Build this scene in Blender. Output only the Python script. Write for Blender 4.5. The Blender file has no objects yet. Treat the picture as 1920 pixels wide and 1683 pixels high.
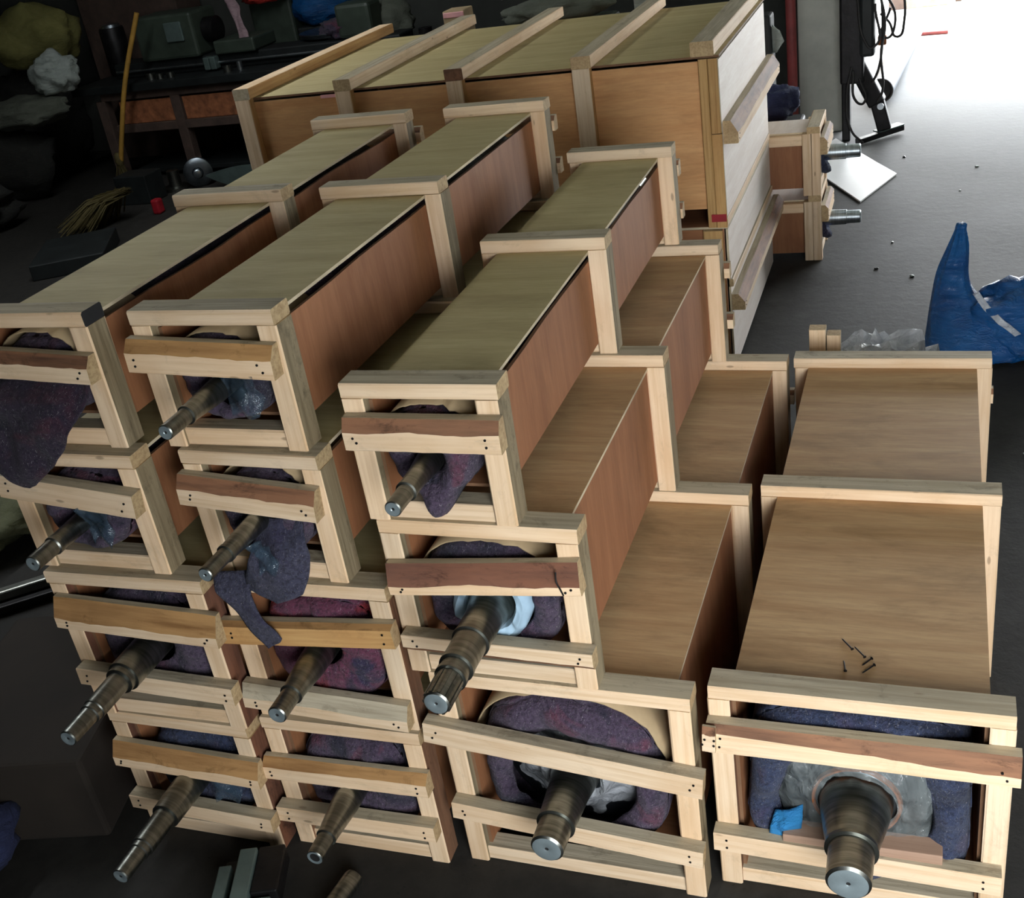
import bpy, bmesh, math, random
from mathutils import Vector, Matrix, noise as mnoise

random.seed(7)
SC = bpy.context.scene
COL = SC.collection
# ------------------------------------------------------------------ camera
cam_d = bpy.data.cameras.new('camera'); cam = bpy.data.objects.new('camera', cam_d); COL.objects.link(cam)
cam_d.sensor_fit = 'HORIZONTAL'; cam_d.sensor_width = 36.0; cam_d.lens = 2125.12 / 1920 * 36.0
cam_d.clip_start = 0.05; cam_d.clip_end = 200
_r = (0.9393243602783368, 0.3108721770434311, -0.14501115725340152)
_u = (-0.02583567761812966, 0.4856490337148803, 0.8737720147806376)
_b = (0.342055936872473, -0.8170088773031052, 0.4642135612605626)
_p = (0.5232, -2.2805, 2.7264)
cam.matrix_world = Matrix(((_r[0], _u[0], _b[0], _p[0]), (_r[1], _u[1], _b[1], _p[1]), (_r[2], _u[2], _b[2], _p[2]), (0, 0, 0, 1)))
SC.camera = cam
# ------------------------------------------------------------------ view and sky
SC.view_settings.view_transform = 'Standard'; SC.view_settings.look = 'None'
SC.view_settings.gamma = 1.0; SC.view_settings.use_curve_mapping = False
SC.view_settings.exposure = 0.62
W = bpy.data.worlds.new('overcast_sky'); SC.world = W; W.use_nodes = True
bg = W.node_tree.nodes['Background']; bg.inputs['Color'].default_value = (0.93, 0.97, 1.0, 1); bg.inputs['Strength'].default_value = 14.0

# room extents
RX0, RX1, RY0, RY1, RZ = -12.0, 5.5, -2.8, 10.2, 4.6
GY = 11.8                        # the gate line at the right of the pillar
FO = (0.65, 2.25, 0.6, 2.8)       # opening in the wall behind the photographer: x0, x1, z0, z1
SK = (-5.2, -4.75, 0.5, 6.5)     # unseen roof slot added to light the crate tops: x0, x1, y0, y1
GO = (-0.26, 5.2, 0.0, 3.0)     # the gate at the far right
def portal(name, loc, rot, sx, sz):
    l = bpy.data.lights.new(name, 'AREA'); l.shape = 'RECTANGLE'; l.size = sx; l.size_y = sz
    l.cycles.is_portal = True
    o = bpy.data.objects.new(name, l); o.location = loc; o.rotation_euler = rot; COL.objects.link(o)
portal('daylight_opening', ((FO[0] + FO[1]) / 2, RY0, (FO[2] + FO[3]) / 2), (math.radians(90), 0, 0), FO[1] - FO[0], FO[3] - FO[2])
portal('daylight_gate', ((GO[0] + GO[1]) / 2, GY, (GO[2] + GO[3]) / 2), (math.radians(-90), 0, 0), GO[1] - GO[0], GO[3] - GO[2])

portal('daylight_skylight', ((SK[0] + SK[1]) / 2, (SK[2] + SK[3]) / 2, RZ), (0, 0, 0), SK[1] - SK[0], SK[3] - SK[2])

# ------------------------------------------------------------------ material helpers
def lin(c):
    c = c / 255.0
    return c / 12.92 if c <= 0.04045 else ((c + 0.055) / 1.055) ** 2.4
def S(r, g, b): return (lin(r), lin(g), lin(b), 1.0)
class NT:
    def __init__(s, name):
        s.m = bpy.data.materials.new(name); s.m.use_nodes = True; s.t = s.m.node_tree
        s.b = s.t.nodes['Principled BSDF']; s.out = s.t.nodes['Material Output']
    def n(s, typ, **kw):
        nd = s.t.nodes.new(typ)
        for k, v in kw.items():
            if k in nd.inputs.keys(): 
                if hasattr(v, 'is_linked'): s.t.links.new(v, nd.inputs[k])
                else: nd.inputs[k].default_value = v
            else: setattr(nd, k, v)
        return nd
    def l(s, a, b): s.t.links.new(a, b)
    def coord(s, scale=(1, 1, 1), rnd=True):
        tc = s.n('ShaderNodeTexCoord'); mp = s.n('ShaderNodeMapping'); mp.inputs['Scale'].default_value = scale
        s.l(tc.outputs['Object'], mp.inputs['Vector'])
        if rnd:
            oi = s.n('ShaderNodeObjectInfo'); mu = s.n('ShaderNodeMath', operation='MULTIPLY'); mu.inputs[1].default_value = 37.0
            s.l(oi.outputs['Random'], mu.inputs[0]); s.l(mu.outputs[0], mp.inputs['Location'])
        return mp.outputs['Vector']
    def noise(s, vec, scale=5, detail=4, rough=0.6, dist=0.0):
        nd = s.n('ShaderNodeTexNoise'); s.l(vec, nd.inputs['Vector'])
        nd.inputs['Scale'].default_value = scale; nd.inputs['Detail'].default_value = detail
        nd.inputs['Roughness'].default_value = rough; nd.inputs['Distortion'].default_value = dist
        return nd.outputs['Fac']
    def ramp(s, fac, stops):
        nd = s.n('ShaderNodeValToRGB'); s.l(fac, nd.inputs['Fac']); e = nd.color_ramp.elements
        while len(e) < len(stops): e.new(0.5)
        for i, (p, c) in enumerate(stops):
            e[i].position = p; e[i].color = c if len(c) == 4 else (*c, 1)
        return nd.outputs['Color']
    def mix(s, fac, a, b, mode='MIX'):
        nd = s.n('ShaderNodeMix', data_type='RGBA', blend_type=mode)
        for v, k in ((fac, 0), (a, 6), (b, 7)):
            if hasattr(v, 'is_linked'): s.l(v, nd.inputs[k])
            else: nd.inputs[k].default_value = v
        return nd.outputs[2]
    def rnd(s):
        return s.n('ShaderNodeObjectInfo').outputs['Random']
    def bump(s, h, st=0.3, d=0.01):
        nd = s.n('ShaderNodeBump'); nd.inputs['Strength'].default_value = st; nd.inputs['Distance'].default_value = d
        s.l(h, nd.inputs['Height']); s.l(nd.outputs['Normal'], s.b.inputs['Normal'])
    def fin(s, col, rough=0.7, metal=0.0, spec=None):
        if hasattr(col, 'is_linked'): s.l(col, s.b.inputs['Base Color'])
        else: s.b.inputs['Base Color'].default_value = col
        if hasattr(rough, 'is_linked'): s.l(rough, s.b.inputs['Roughness'])
        else: s.b.inputs['Roughness'].default_value = rough
        s.b.inputs['Metallic'].default_value = metal
        if spec is not None: s.b.inputs['Specular IOR Level'].default_value = spec
        return s.m

def g(v): return (v, v, v, 1)
def wood(name, light, dark, tint, knots=0.5, bump=0.25, fibre=60, dirt=0.22):
    t = NT(name); v = t.coord((1.2, 1, 1))
    v2 = t.coord((2.0, fibre, fibre)); v3 = t.coord((6.0, 16, 16))
    gr = t.noise(v2, 1.0, 6, 0.65); col = t.ramp(gr, [(0.32, dark), (0.58, light)])
    bl = t.noise(v3, 0.5, 3, 0.5); col = t.mix(t.ramp(bl, [(0.45, g(0)), (0.75, g(0.65))]), col, tint)
    r = t.rnd(); col = t.mix(t.ramp(r, [(0.0, g(0)), (1.0, g(0.35))]), col, tint)
    vo = t.n('ShaderNodeTexVoronoi'); vk = t.coord((3.0, 9, 9)); t.l(vk, vo.inputs['Vector']); vo.inputs['Scale'].default_value = 1.3
    kn = t.ramp(vo.outputs['Distance'], [(0.0, g(1)), (0.045, g(1)), (0.075, g(0))])
    col = t.mix(t.mix(1.0, kn, g(knots), 'MULTIPLY'), col, S(92, 58, 32))
    dv = t.coord((5, 9, 9)); dn = t.noise(dv, 1.6, 6, 0.75, 0.5); col = t.mix(t.ramp(dn, [(0.56, g(0)), (0.70, g(dirt))]), col, (dark[0] * .35, dark[1] * .35, dark[2] * .33, 1))
    hs = t.n('ShaderNodeHueSaturation'); t.l(col, hs.inputs['Color']); mr = t.n('ShaderNodeMapRange'); t.l(t.rnd(), mr.inputs[0]); mr.inputs[3].default_value = 0.86; mr.inputs[4].default_value = 1.06; t.l(mr.outputs[0], hs.inputs['Value']); col = hs.outputs['Color']
    t.bump(gr, bump, 0.004)
    return t.fin(col, 0.72, spec=0.25)
def plywood(name, a, b, stain, amt=0.5, yl=9):
    t = NT(name); v = t.coord((0.9, yl, yl))
    gr = t.noise(v, 1.6, 5, 0.6, 0.6); col = t.ramp(gr, [(0.3, a), (0.7, b)])
    v2 = t.coord((6, 70, 70)); f = t.noise(v2, 1.5, 4, 0.7); col = t.mix(t.ramp(f, [(0.35, g(0.22)), (0.6, g(0))]), col, stain)
    v3 = t.coord((1.4, 4.2, 4.2)); st = t.noise(v3, 1.0, 6, 0.7, 0.4)
    col = t.mix(t.ramp(st, [(0.52, g(0)), (0.72, g(amt))]), col, stain)
    t.bump(f, 0.08, 0.003)
    return t.fin(col, 0.62, spec=0.3)
def plain(name, col, rough=0.7, metal=0.0, var=0.25, scale=6, bump=0.0, spec=None):
    t = NT(name); v = t.coord(); nz = t.noise(v, scale, 5, 0.6)
    d = (col[0] * (1 - var), col[1] * (1 - var), col[2] * (1 - var), 1)
    u = (min(1, col[0] * (1 + var)), min(1, col[1] * (1 + var)), min(1, col[2] * (1 + var)), 1)
    c = t.ramp(nz, [(0.3, d), (0.7, u)])
    if bump: t.bump(nz, bump, 0.02)
    return t.fin(c, rough, metal, spec)

M = {}
M['pine'] = wood('pine_fresh', S(243, 218, 186), S(220, 188, 150), S(216, 178, 136))
M['pine_grey'] = wood('pine_weathered', S(198, 186, 162), S(150, 138, 116), S(174, 158, 128), 0.4, 0.6, 45, 0.55)
M['pine_rough'] = wood('pine_rough_sawn', S(158, 144, 116), S(104, 92, 70), S(132, 114, 86), 0.3, 0.9, 38, 0.6)
M['pine_end'] = wood('pine_end_grain', S(206, 180, 138), S(166, 138, 100), S(160, 130, 95), 0.0, 0.4, 90)
M['pine_dark'] = wood('pine_aged', S(208, 168, 112), S(170, 126, 76), S(184, 136, 84), 0.5)
M['bark'] = wood('bark_wane', S(150, 106, 78), S(84, 58, 44), S(118, 90, 70), 0.3, 0.9, 22, 0.75)
M['bark_pale'] = wood('wane_pale', S(194, 150, 98), S(132, 92, 54), S(150, 112, 72), 0.3, 0.6, 26, 0.6)
M['bark_red'] = wood('bark_red', S(132, 86, 62), S(72, 44, 34), S(112, 82, 70), 0.2, 0.95, 18, 0.75)
M['ply_olive'] = plywood('plywood_olive', S(196, 182, 134), S(176, 158, 112), S(136, 118, 76), 0.4)
M['ply_tan'] = plywood('plywood_tan', S(202, 168, 124), S(178, 140, 98), S(118, 88, 58), 0.6)
M['ply_side'] = plywood('plywood_side', S(168, 116, 80), S(146, 96, 64), S(108, 68, 44), 0.45)
M['ply_warm'] = plywood('plywood_warm', S(228, 178, 124), S(208, 152, 100), S(160, 108, 66), 0.4)
M['ply_pale'] = plywood('plywood_pale', S(242, 232, 222), S(228, 214, 202), S(206, 184, 164), 0.25)
M['ply_edge'] = plain('plywood_edge', S(206, 190, 160), 0.8)
M['ply_edge_dark'] = plain('plywood_edge_brown', S(120, 88, 62), 0.8)
M['black_gap'] = plain('black_liner', S(22, 22, 24), 0.9)

def mk_felt(name, c1, c2, c3):
    t = NT(name); v = t.coord((1, 1, 1)); a = t.noise(v, 7.0, 3, 0.5, 0.8)
    col = t.ramp(a, [(0.36, c1), (0.47, c2), (0.56, c2), (0.66, c3)])
    f = t.noise(v, 90, 4, 0.7); col = t.mix(t.ramp(f, [(0.35, g(0.6)), (0.55, g(0))]), col, S(20, 20, 30))
    v2 = t.coord((260, 40, 120)); h = t.noise(v2, 1.0, 3, 0.7, 1.5); col = t.mix(t.ramp(h, [(0.60, g(0)), (0.72, g(0.5))]), col, S(190, 186, 190))
    t.bump(f, 0.9, 0.012); t.b.inputs['Sheen Weight'].default_value = 0.08
    return t.fin(col, 0.95, spec=0.1)
M['felt_purple'] = mk_felt('felt_purple', S(52, 50, 64), S(80, 68, 86), S(98, 62, 78))
M['felt_navy'] = mk_felt('felt_navy', S(42, 48, 68), S(56, 64, 88), S(66, 64, 88))
M['felt_red'] = mk_felt('felt_red', S(56, 50, 74), S(104, 58, 78), S(150, 52, 58))
M['felt_dark'] = mk_felt('felt_dark', S(34, 32, 42), S(52, 44, 58), S(70, 44, 56))
M['felt_grey'] = mk_felt('felt_grey', S(54, 56, 74), S(70, 70, 88), S(60, 58, 80))

def mk_steel(name, a, b, rough, scale=(6, 90, 6), rust=0.0):
    t = NT(name); v = t.coord(scale); nz = t.noise(v, 1.0, 5, 0.6); col = t.ramp(nz, [(0.35, a), (0.65, b)])
    v2 = t.coord(); n2 = t.noise(v2, 14, 5, 0.7)
    if rust: col = t.mix(t.ramp(n2, [(0.5, g(0)), (0.7, g(rust))]), col, S(120, 82, 54))
    t.bump(nz, 0.05, 0.002)
    r = t.n('ShaderNodeMapRange'); t.l(n2, r.inputs[0]); r.inputs[3].default_value = rough - 0.1; r.inputs[4].default_value = rough + 0.12
    return t.fin(col, r.outputs[0], 1.0)
M['steel'] = mk_steel('turned_steel', S(150, 152, 146), S(112, 114, 108), 0.34, rust=0.07)
M['steel_bright'] = mk_steel('machined_steel', S(214, 222, 226), S(180, 190, 196), 0.30)
M['steel_face'] = plain('faced_steel', S(150, 164, 168), 0.35, 0.55, 0.12, 20)
M['galv'] = mk_steel('galvanised_steel', S(150, 158, 164), S(118, 126, 132), 0.36)
M['roll_steel'] = plain('dull_roll_steel', S(84, 94, 104), 0.42, 0.25, 0.1, 3)
M['iron'] = plain('black_iron', S(34, 33, 34), 0.45, 0.6, 0.4, 9, 0.2)
M['hole'] = plain('dark_bore', S(16, 16, 16), 0.8)
M['rust_ring'] = plain('rusty_steel', S(150, 92, 54), 0.7, 0.4, 0.4, 20, 0.2)

def mk_film(name, tint, alpha):
    t = NT(name); v = t.coord(); nz = t.noise(v, 9, 5, 0.65, 1.5)
    t.bump(nz, 0.8, 0.03)
    tr = t.n('ShaderNodeBsdfTransparent'); mx = t.n('ShaderNodeMixShader')
    a = t.n('ShaderNodeMapRange'); t.l(nz, a.inputs[0]); a.inputs[1].default_value = 0.35; a.inputs[2].default_value = 0.68
    a.inputs[3].default_value = alpha * 0.6; a.inputs[4].default_value = min(1, alpha * 1.4)
    t.l(a.outputs[0], mx.inputs[0]); t.l(tr.outputs[0], mx.inputs[1]); t.l(t.b.outputs[0], mx.inputs[2]); t.l(mx.outputs[0], t.out.inputs['Surface'])
    return t.fin(tint, 0.10, spec=1.0)
M['film'] = mk_film('clear_film', S(150, 158, 158), 0.34)
M['film_white'] = mk_film('milky_film', S(206, 210, 216), 0.6)
M['film_crumple'] = mk_film('crumpled_film', S(214, 218, 224), 0.8)
M['film_blue'] = mk_film('bluish_film', S(70, 92, 110), 0.30)
M['foam'] = plain('pale_blue_foam', S(168, 196, 216), 0.6, 0, 0.12, 12)

def mk_sack(name, a, b, rough=0.35):
    t = NT(name); v = t.coord(); nz = t.noise(v, 5, 5, 0.65, 1.0); col = t.ramp(nz, [(0.3, a), (0.7, b)])
    n2 = t.noise(t.coord((9, 9, 26)), 1.2, 5, 0.7, 1.2); t.bump(n2, 0.7, 0.03)
    return t.fin(col, rough, spec=0.5)
M['sack_blue'] = mk_sack('blue_plastic', S(10, 66, 122), S(20, 92, 152))
M['sack_yellow'] = mk_sack('yellow_sack', S(120, 116, 62), S(148, 144, 84), 0.8)
M['sack_white'] = mk_sack('white_sack', S(150, 160, 152), S(180, 188, 182), 0.6)
M['sack_grey'] = mk_sack('grey_sack', S(76, 80, 70), S(96, 100, 88), 0.9)
M['sack_dark'] = mk_sack('dark_sack', S(24, 24, 22), S(36, 36, 32), 0.95)
M['cloth_blue'] = mk_sack('blue_cloth', S(30, 110, 170), S(46, 140, 196), 0.8)
M['cloth_navy'] = mk_sack('navy_cloth', S(26, 32, 62), S(40, 48, 84), 0.9)
M['cloth_pink'] = mk_sack('pinkish_plastic', S(140, 112, 120), S(170, 146, 150), 0.5)
M['cloth_red'] = mk_sack('red_cloth', S(170, 34, 30), S(196, 52, 40), 0.8)
M['tarp_green'] = mk_sack('green_tarp', S(70, 74, 50), S(96, 98, 66), 0.8)
M['carton'] = plain('brown_carton', S(36, 29, 22), 0.9, 0, 0.3, 3)
M['carton_pale'] = plain('pale_carton', S(168, 146, 112), 0.8)
M['rust_panel'] = plain('rust_orange_paint', S(150, 92, 58), 0.8, 0, 0.45, 14, 0.3)
M['beam_brown'] = plain('brown_beam', S(78, 62, 54), 0.8, 0, 0.3, 8)
M['machine_green'] = plain('machine_green', S(58, 68, 58), 0.5, 0.0, 0.3, 5)
M['machine_dark'] = plain('machine_dark', S(30, 34, 34), 0.55, 0.2, 0.35, 6)
M['greenish_steel'] = plain('painted_steel', S(96, 112, 108), 0.45, 0.3, 0.2, 8)
M['bamboo'] = plain('bamboo', S(178, 136, 58), 0.6, 0, 0.2, 10)
M['straw'] = wood('straw', S(104, 94, 56), S(66, 58, 34), S(80, 70, 42), 0, 0.9, 120)
M['white_board'] = plain('white_board', S(240, 240, 240), 0.35, 0, 0.03, 3)
M['red_pipe'] = plain('red_paint', S(132, 56, 54), 0.6, 0, 0.25, 8)
M['red_tape'] = plain('red_tape', S(150, 24, 36), 0.5)
M['pink_tag'] = plain('pink_tag', S(230, 170, 170), 0.6)
M['rubber'] = plain('rubber_hose', S(40, 38, 36), 0.6)
M['concrete_wall'] = plain('concrete_wall', S(176, 176, 166), 0.9, 0, 0.2, 2.5, 0.2)
M['wall_dark'] = plain('sooty_wall', S(62, 64, 60), 0.95, 0, 0.25, 1.5)
M['wall_beige'] = plain('beige_wall', S(206, 190, 172), 0.9, 0, 0.1, 2)
M['ceiling'] = plain('roof_sheet', S(196, 200, 192), 0.9, 0, 0.15, 1)
def mk_floor():
    t = NT('concrete_floor'); v = t.coord(rnd=False); a = t.noise(v, 0.8, 6, 0.65); b = t.noise(v, 14, 5, 0.7)
    col = t.ramp(a, [(0.3, S(38, 37, 34)), (0.7, S(56, 54, 51))]); col = t.mix(t.ramp(b, [(0.4, g(0.5)), (0.62, g(0))]), col, S(34, 33, 31))
    sp = t.noise(v, 42, 3, 0.6); col = t.mix(t.ramp(sp, [(0.66, g(0)), (0.72, g(0.8))]), col, S(30, 30, 30))
    # gate daylight painted into the slab colour, paler toward the yard
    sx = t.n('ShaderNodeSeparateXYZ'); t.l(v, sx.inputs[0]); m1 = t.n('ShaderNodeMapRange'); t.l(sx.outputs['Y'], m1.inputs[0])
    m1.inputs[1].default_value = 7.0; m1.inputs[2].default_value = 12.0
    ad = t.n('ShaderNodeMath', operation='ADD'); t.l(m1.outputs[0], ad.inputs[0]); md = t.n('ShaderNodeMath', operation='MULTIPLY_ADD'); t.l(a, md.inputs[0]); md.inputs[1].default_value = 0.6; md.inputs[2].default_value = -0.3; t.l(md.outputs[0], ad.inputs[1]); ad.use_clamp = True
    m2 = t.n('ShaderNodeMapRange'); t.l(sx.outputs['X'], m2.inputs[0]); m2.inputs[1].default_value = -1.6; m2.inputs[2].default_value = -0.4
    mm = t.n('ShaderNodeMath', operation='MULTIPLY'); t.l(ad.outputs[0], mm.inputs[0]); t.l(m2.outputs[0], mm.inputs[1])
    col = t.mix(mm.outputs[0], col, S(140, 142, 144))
    t.bump(b, 0.25, 0.01)
    r = t.n('ShaderNodeMapRange'); t.l(a, r.inputs[0]); r.inputs[3].default_value = 0.6; r.inputs[4].default_value = 0.8
    return t.fin(col, r.outputs[0], spec=0.2)
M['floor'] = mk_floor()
M['ground'] = plain('pale_concrete_yard', S(190, 190, 186), 0.9, 0, 0.1, 1)

# ------------------------------------------------------------------ geometry helpers
def link(o, parent=None):
    COL.objects.link(o)
    if parent is not None: o.parent = parent
    return o
def tag(o, label=None, cat=None, group=None, kind=None):
    if label: o['label'] = label
    if cat: o['category'] = cat
    if group: o['group'] = group
    if kind: o['kind'] = kind
    return o
def empty(name, loc=(0, 0, 0), rz=0.0):
    o = bpy.data.objects.new(name, None); o.empty_display_size = 0.1; COL.objects.link(o); o.location = loc; o.rotation_euler = (0, 0, rz); return o
def mesh(name, verts, faces, mats, parent=None, midx=None, smooth=False):
    me = bpy.data.meshes.new(name); me.from_pydata([tuple(v) for v in verts], [], faces)
    for m in (mats if isinstance(mats, (list, tuple)) else [mats]): me.materials.append(M[m] if isinstance(m, str) else m)
    if midx:
        for p, i in zip(me.polygons, midx): p.material_index = i
    if smooth is True:
        for p in me.polygons: p.use_smooth = True
    bm = bmesh.new(); bm.from_mesh(me); bmesh.ops.recalc_face_normals(bm, faces=bm.faces); bm.to_mesh(me); bm.free()
    if smooth == 'auto':
        for p in me.polygons: p.use_smooth = True
        try: me.set_sharp_from_angle(angle=math.radians(38))
        except Exception: pass
    o = bpy.data.objects.new(name, me); return link(o, parent)
AX = {'x': Matrix(((1, 0, 0), (0, 1, 0), (0, 0, 1))),
      'z': Matrix(((0, 0, -1), (0, 1, 0), (1, 0, 0))),     # local X -> +z, local Y -> +y, local Z -> -x
      'y': Matrix(((0, -1, 0), (1, 0, 0), (0, 0, 1)))}     # local X -> +y, local Y -> -x, local Z -> +z
def prism(prof_fn, n, L, segs, pidx, cap):
    """profile rings along local X"""
    V = []; F = []; I = []
    for s in range(segs + 1):
        x = -L / 2 + L * s / segs
        for (y, z) in prof_fn(s / segs): V.append((x, y, z))
    for s in range(segs):
        for k in range(n):
            a = s * n + k; b = s * n + (k + 1) % n
            F.append((a, b, b + n, a + n)); I.append(pidx[k])
    F.append(tuple(range(n))); I.append(cap); F.append(tuple(segs * n + k for k in range(n))); I.append(cap)
    return V, F, I
BC = {}
def beam(name, parent, x0, x1, y0, y1, z0, z1, axis, mats=('pine', 'pine_grey', 'pine_end'), grey='tsb', tilt=0.0, ch=0.004):
    """a sawn batten; grey = which faces of the parent frame are weathered: t top, u under, s the two x sides, f front, b back"""
    dx, dy, dz = x1 - x0, y1 - y0, z1 - z0
    L, ly, lz = {'x': (dx, dy, dz), 'y': (dy, dx, dz), 'z': (dz, dy, dx)}[axis]
    c = min(ch, ly * 0.2, lz * 0.2); a, b = ly / 2, lz / 2
    jj = [random.uniform(-0.0015, 0.0015) for _ in range(8)]
    pr = [(-a + c, -b), (a - c, -b), (a, -b + c), (a, b - c), (a - c, b), (-a + c, b), (-a, b - c), (-a, -b + c)]
    fm = {'x': {0: 'u', 2: 'b', 4: 't', 6: 'f'}, 'z': {0: 's', 2: 'b', 4: 's', 6: 'f'}, 'y': {0: 'u', 2: 's', 4: 't', 6: 's'}}[axis]
    idx = [1 if fm.get(k, '-') in grey else 0 for k in range(8)]
    V, F, I = prism(lambda s: [(y + (jj[k] if s > 0.5 else 0), z + (jj[7 - k] if s > 0.5 else 0)) for k, (y, z) in enumerate(pr)], 8, L, 1, idx, 2)
    o = mesh(name, V, F, list(mats), parent, I)
    R = AX[axis].to_4x4()
    if tilt: R = Matrix.Rotation(tilt, 4, 'Y') @ R
    o.matrix_local = Matrix.Translation(((x0 + x1) / 2, (y0 + y1) / 2, (z0 + z1) / 2)) @ R
    return o
_nail = None
def nail(parent, x, y, z):
    global _nail
    if _nail is None:
        n = 8; V = [(0.0034 * math.cos(2 * math.pi * k / n), d, 0.0034 * math.sin(2 * math.pi * k / n)) for d in (0.001, -0.0022) for k in range(n)]
        F = [tuple(range(n)), tuple(range(n, 2 * n))] + [(k, (k + 1) % n, n + (k + 1) % n, n + k) for k in range(n)]
        o = mesh('nail', V, F, ['iron'], parent); _nail = o.data
    else: o = link(bpy.data.objects.new('nail', _nail), parent)
    o.location = (x, y, z); return o
def rail(name, parent, xl, xr, zl, zr, h, yb, t, ctop=0.0, dep=0.35, bark='bark', cbot=0.0, mats=None, wav=1.0, nails=True, seed=0, cut=0.0, ctop2=None):
    """front rail with a waney (bark) upper or lower edge; zl / zr = centre height at its ends, yb = back face"""
    L = math.hypot(xr - xl, zr - zl); n = 6; segs = 18; sd = seed + random.random() * 50
    def pf(s):
        w1 = mnoise.noise(Vector((s * 3.1, sd, 0))) * 0.22 * wav + mnoise.noise(Vector((s * 14, sd, 3))) * 0.10 * wav
        c1 = max(0.03, (ctop + ((ctop2 - ctop) * s if ctop2 is not None else 0)) * (1 + w1)); c2 = max(0.03, cbot * (1 - w1)); d1 = max(0.04, dep * (1 + w1 * .5) if ctop > 0.05 else 0.06)
        e = mnoise.noise(Vector((s * 9, sd, 9))) * 0.0015
        hh = h / 2
        return [(0, -hh + e), (-t * (1 - (dep if cbot > 0.05 else 0.06)), -hh + e), (-t, -hh + c2 * h + e), (-t, hh - c1 * h + e), (-t * (1 - d1), hh + e * .3), (0, hh + e * .3)]
    pidx = [1, 2 if cbot > 0.05 else 0, 0, 2 if ctop > 0.05 else 0, 1, 1]
    V, F, I = prism(pf, n, L, segs, pidx, 3)
    if cut:
        V = [(x + (cut if x > L / 2 - 1e-6 and y < -t * 0.5 else 0), y, z) for x, y, z in V]
    o = mesh(name, V, F, mats or ['pine', 'pine_grey', bark, 'pine_end'], parent, I)
    o.matrix_local = Matrix.Translation(((xl + xr) / 2, yb, (zl + zr) / 2)) @ Matrix.Rotation(-math.atan2(zr - zl, xr - xl), 4, 'Y')
    if nails:
        lo = -h * 0.5 + max(cbot, 0.08) * h; hi = h * 0.5 - max(ctop, 0.08) * h
        for sx in (-1, 1):
            for k in range(2):
                nail(o, sx * (L / 2 - 0.03 - random.uniform(-0.006, 0.014)), -t, lo + (hi - lo) * (0.3 + 0.4 * k + random.uniform(-.08, .08)))
    return o
def panel(name, parent, verts8=None, ext=None, mat='ply_tan', axis='x', thick='z', top_wave=0.0, segs=1, seed=0.0, edge='ply_edge'):
    """plywood sheet; ext=(x0,x1,y0,y1,z0,z1); long grain along axis; sheet faces normal to 'thick'; edges pale"""
    x0, x1, y0, y1, z0, z1 = ext; c = Vector(((x0 + x1) / 2, (y0 + y1) / 2, (z0 + z1) / 2)); R = AX[axis]; Ri = R.transposed()
    V = []; F = []; I = []
    run = 'y' if (y1 - y0) >= (x1 - x0) else 'x'
    for s in range(segs + 1):
        f = s / segs; w = top_wave * (0.5 + 0.5 * mnoise.noise(Vector((f * 5.0, seed, 2.0)))) if top_wave else 0
        if run == 'y':
            y = y0 + (y1 - y0) * f; ring = [(x0, y, z0), (x1, y, z0), (x1, y, z1 - w), (x0, y, z1 - w)]
        else:
            x = x0 + (x1 - x0) * f; ring = [(x, y0, z0), (x, y1, z0), (x, y1, z1 - w), (x, y0, z1 - w)]
        V += [Ri @ (Vector(p) - c) for p in ring]
    th = {'x': (1, 3), 'y': (1, 3), 'z': (0, 2)}[thick]
    if thick == 'x' and run == 'x': th = ()
    for s in range(segs):
        for k in range(4):
            a = s * 4 + k; b = s * 4 + (k + 1) % 4
            F.append((a, b, b + 4, a + 4)); I.append(0 if k in th else 1)
    F += [(0, 1, 2, 3), tuple(segs * 4 + k for k in range(4))]; I += [1, 1] if th else [0, 0]
    o = mesh(name, V, F, [mat, edge], parent, I)
    o.matrix_local = Matrix.Translation(c) @ R.to_4x4(); return o
def box(name, parent, x0, x1, y0, y1, z0, z1, mat, bev=0.0, segs=2):
    c = ((x0 + x1) / 2, (y0 + y1) / 2, (z0 + z1) / 2); bm = bmesh.new(); bmesh.ops.create_cube(bm, size=1)
    bmesh.ops.scale(bm, vec=(x1 - x0, y1 - y0, z1 - z0), verts=bm.verts)
    if bev: bmesh.ops.bevel(bm, geom=bm.edges[:], offset=bev, segments=segs, affect='EDGES', profile=0.5)
    me = bpy.data.meshes.new(name); bm.to_mesh(me); bm.free(); me.materials.append(M[mat]); o = bpy.data.objects.new(name, me); o.location = c
    return link(o, parent)
def lathe(name, parent, prof, mat, axis='-y', n=40, cap0=True, cap1=True, mats=None, idx=None):
    """prof: (t, r) along the axis; axis '-y': t is the y coordinate"""
    V = []; F = []; I = []
    for (t, r) in prof:
        for k in range(n):
            a = 2 * math.pi * k / n; c, s = r * math.cos(a), r * math.sin(a)
            V.append((c, t, s) if axis == '-y' else ((c, s, t) if axis == 'z' else (t, c, s)))
    for j in range(len(prof) - 1):
        for k in range(n):
            a = j * n + k; b = j * n + (k + 1) % n; F.append((a, b, b + n, a + n)); I.append(idx[j] if idx else 0)
    if cap0: F.append(tuple(range(n))); I.append(idx[0] if idx else 0)
    if cap1: F.append(tuple((len(prof) - 1) * n + k for k in range(n))); I.append(idx[-1] if idx else 0)
    return mesh(name, V, F, mats or [mat], parent, I, smooth='auto')
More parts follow.
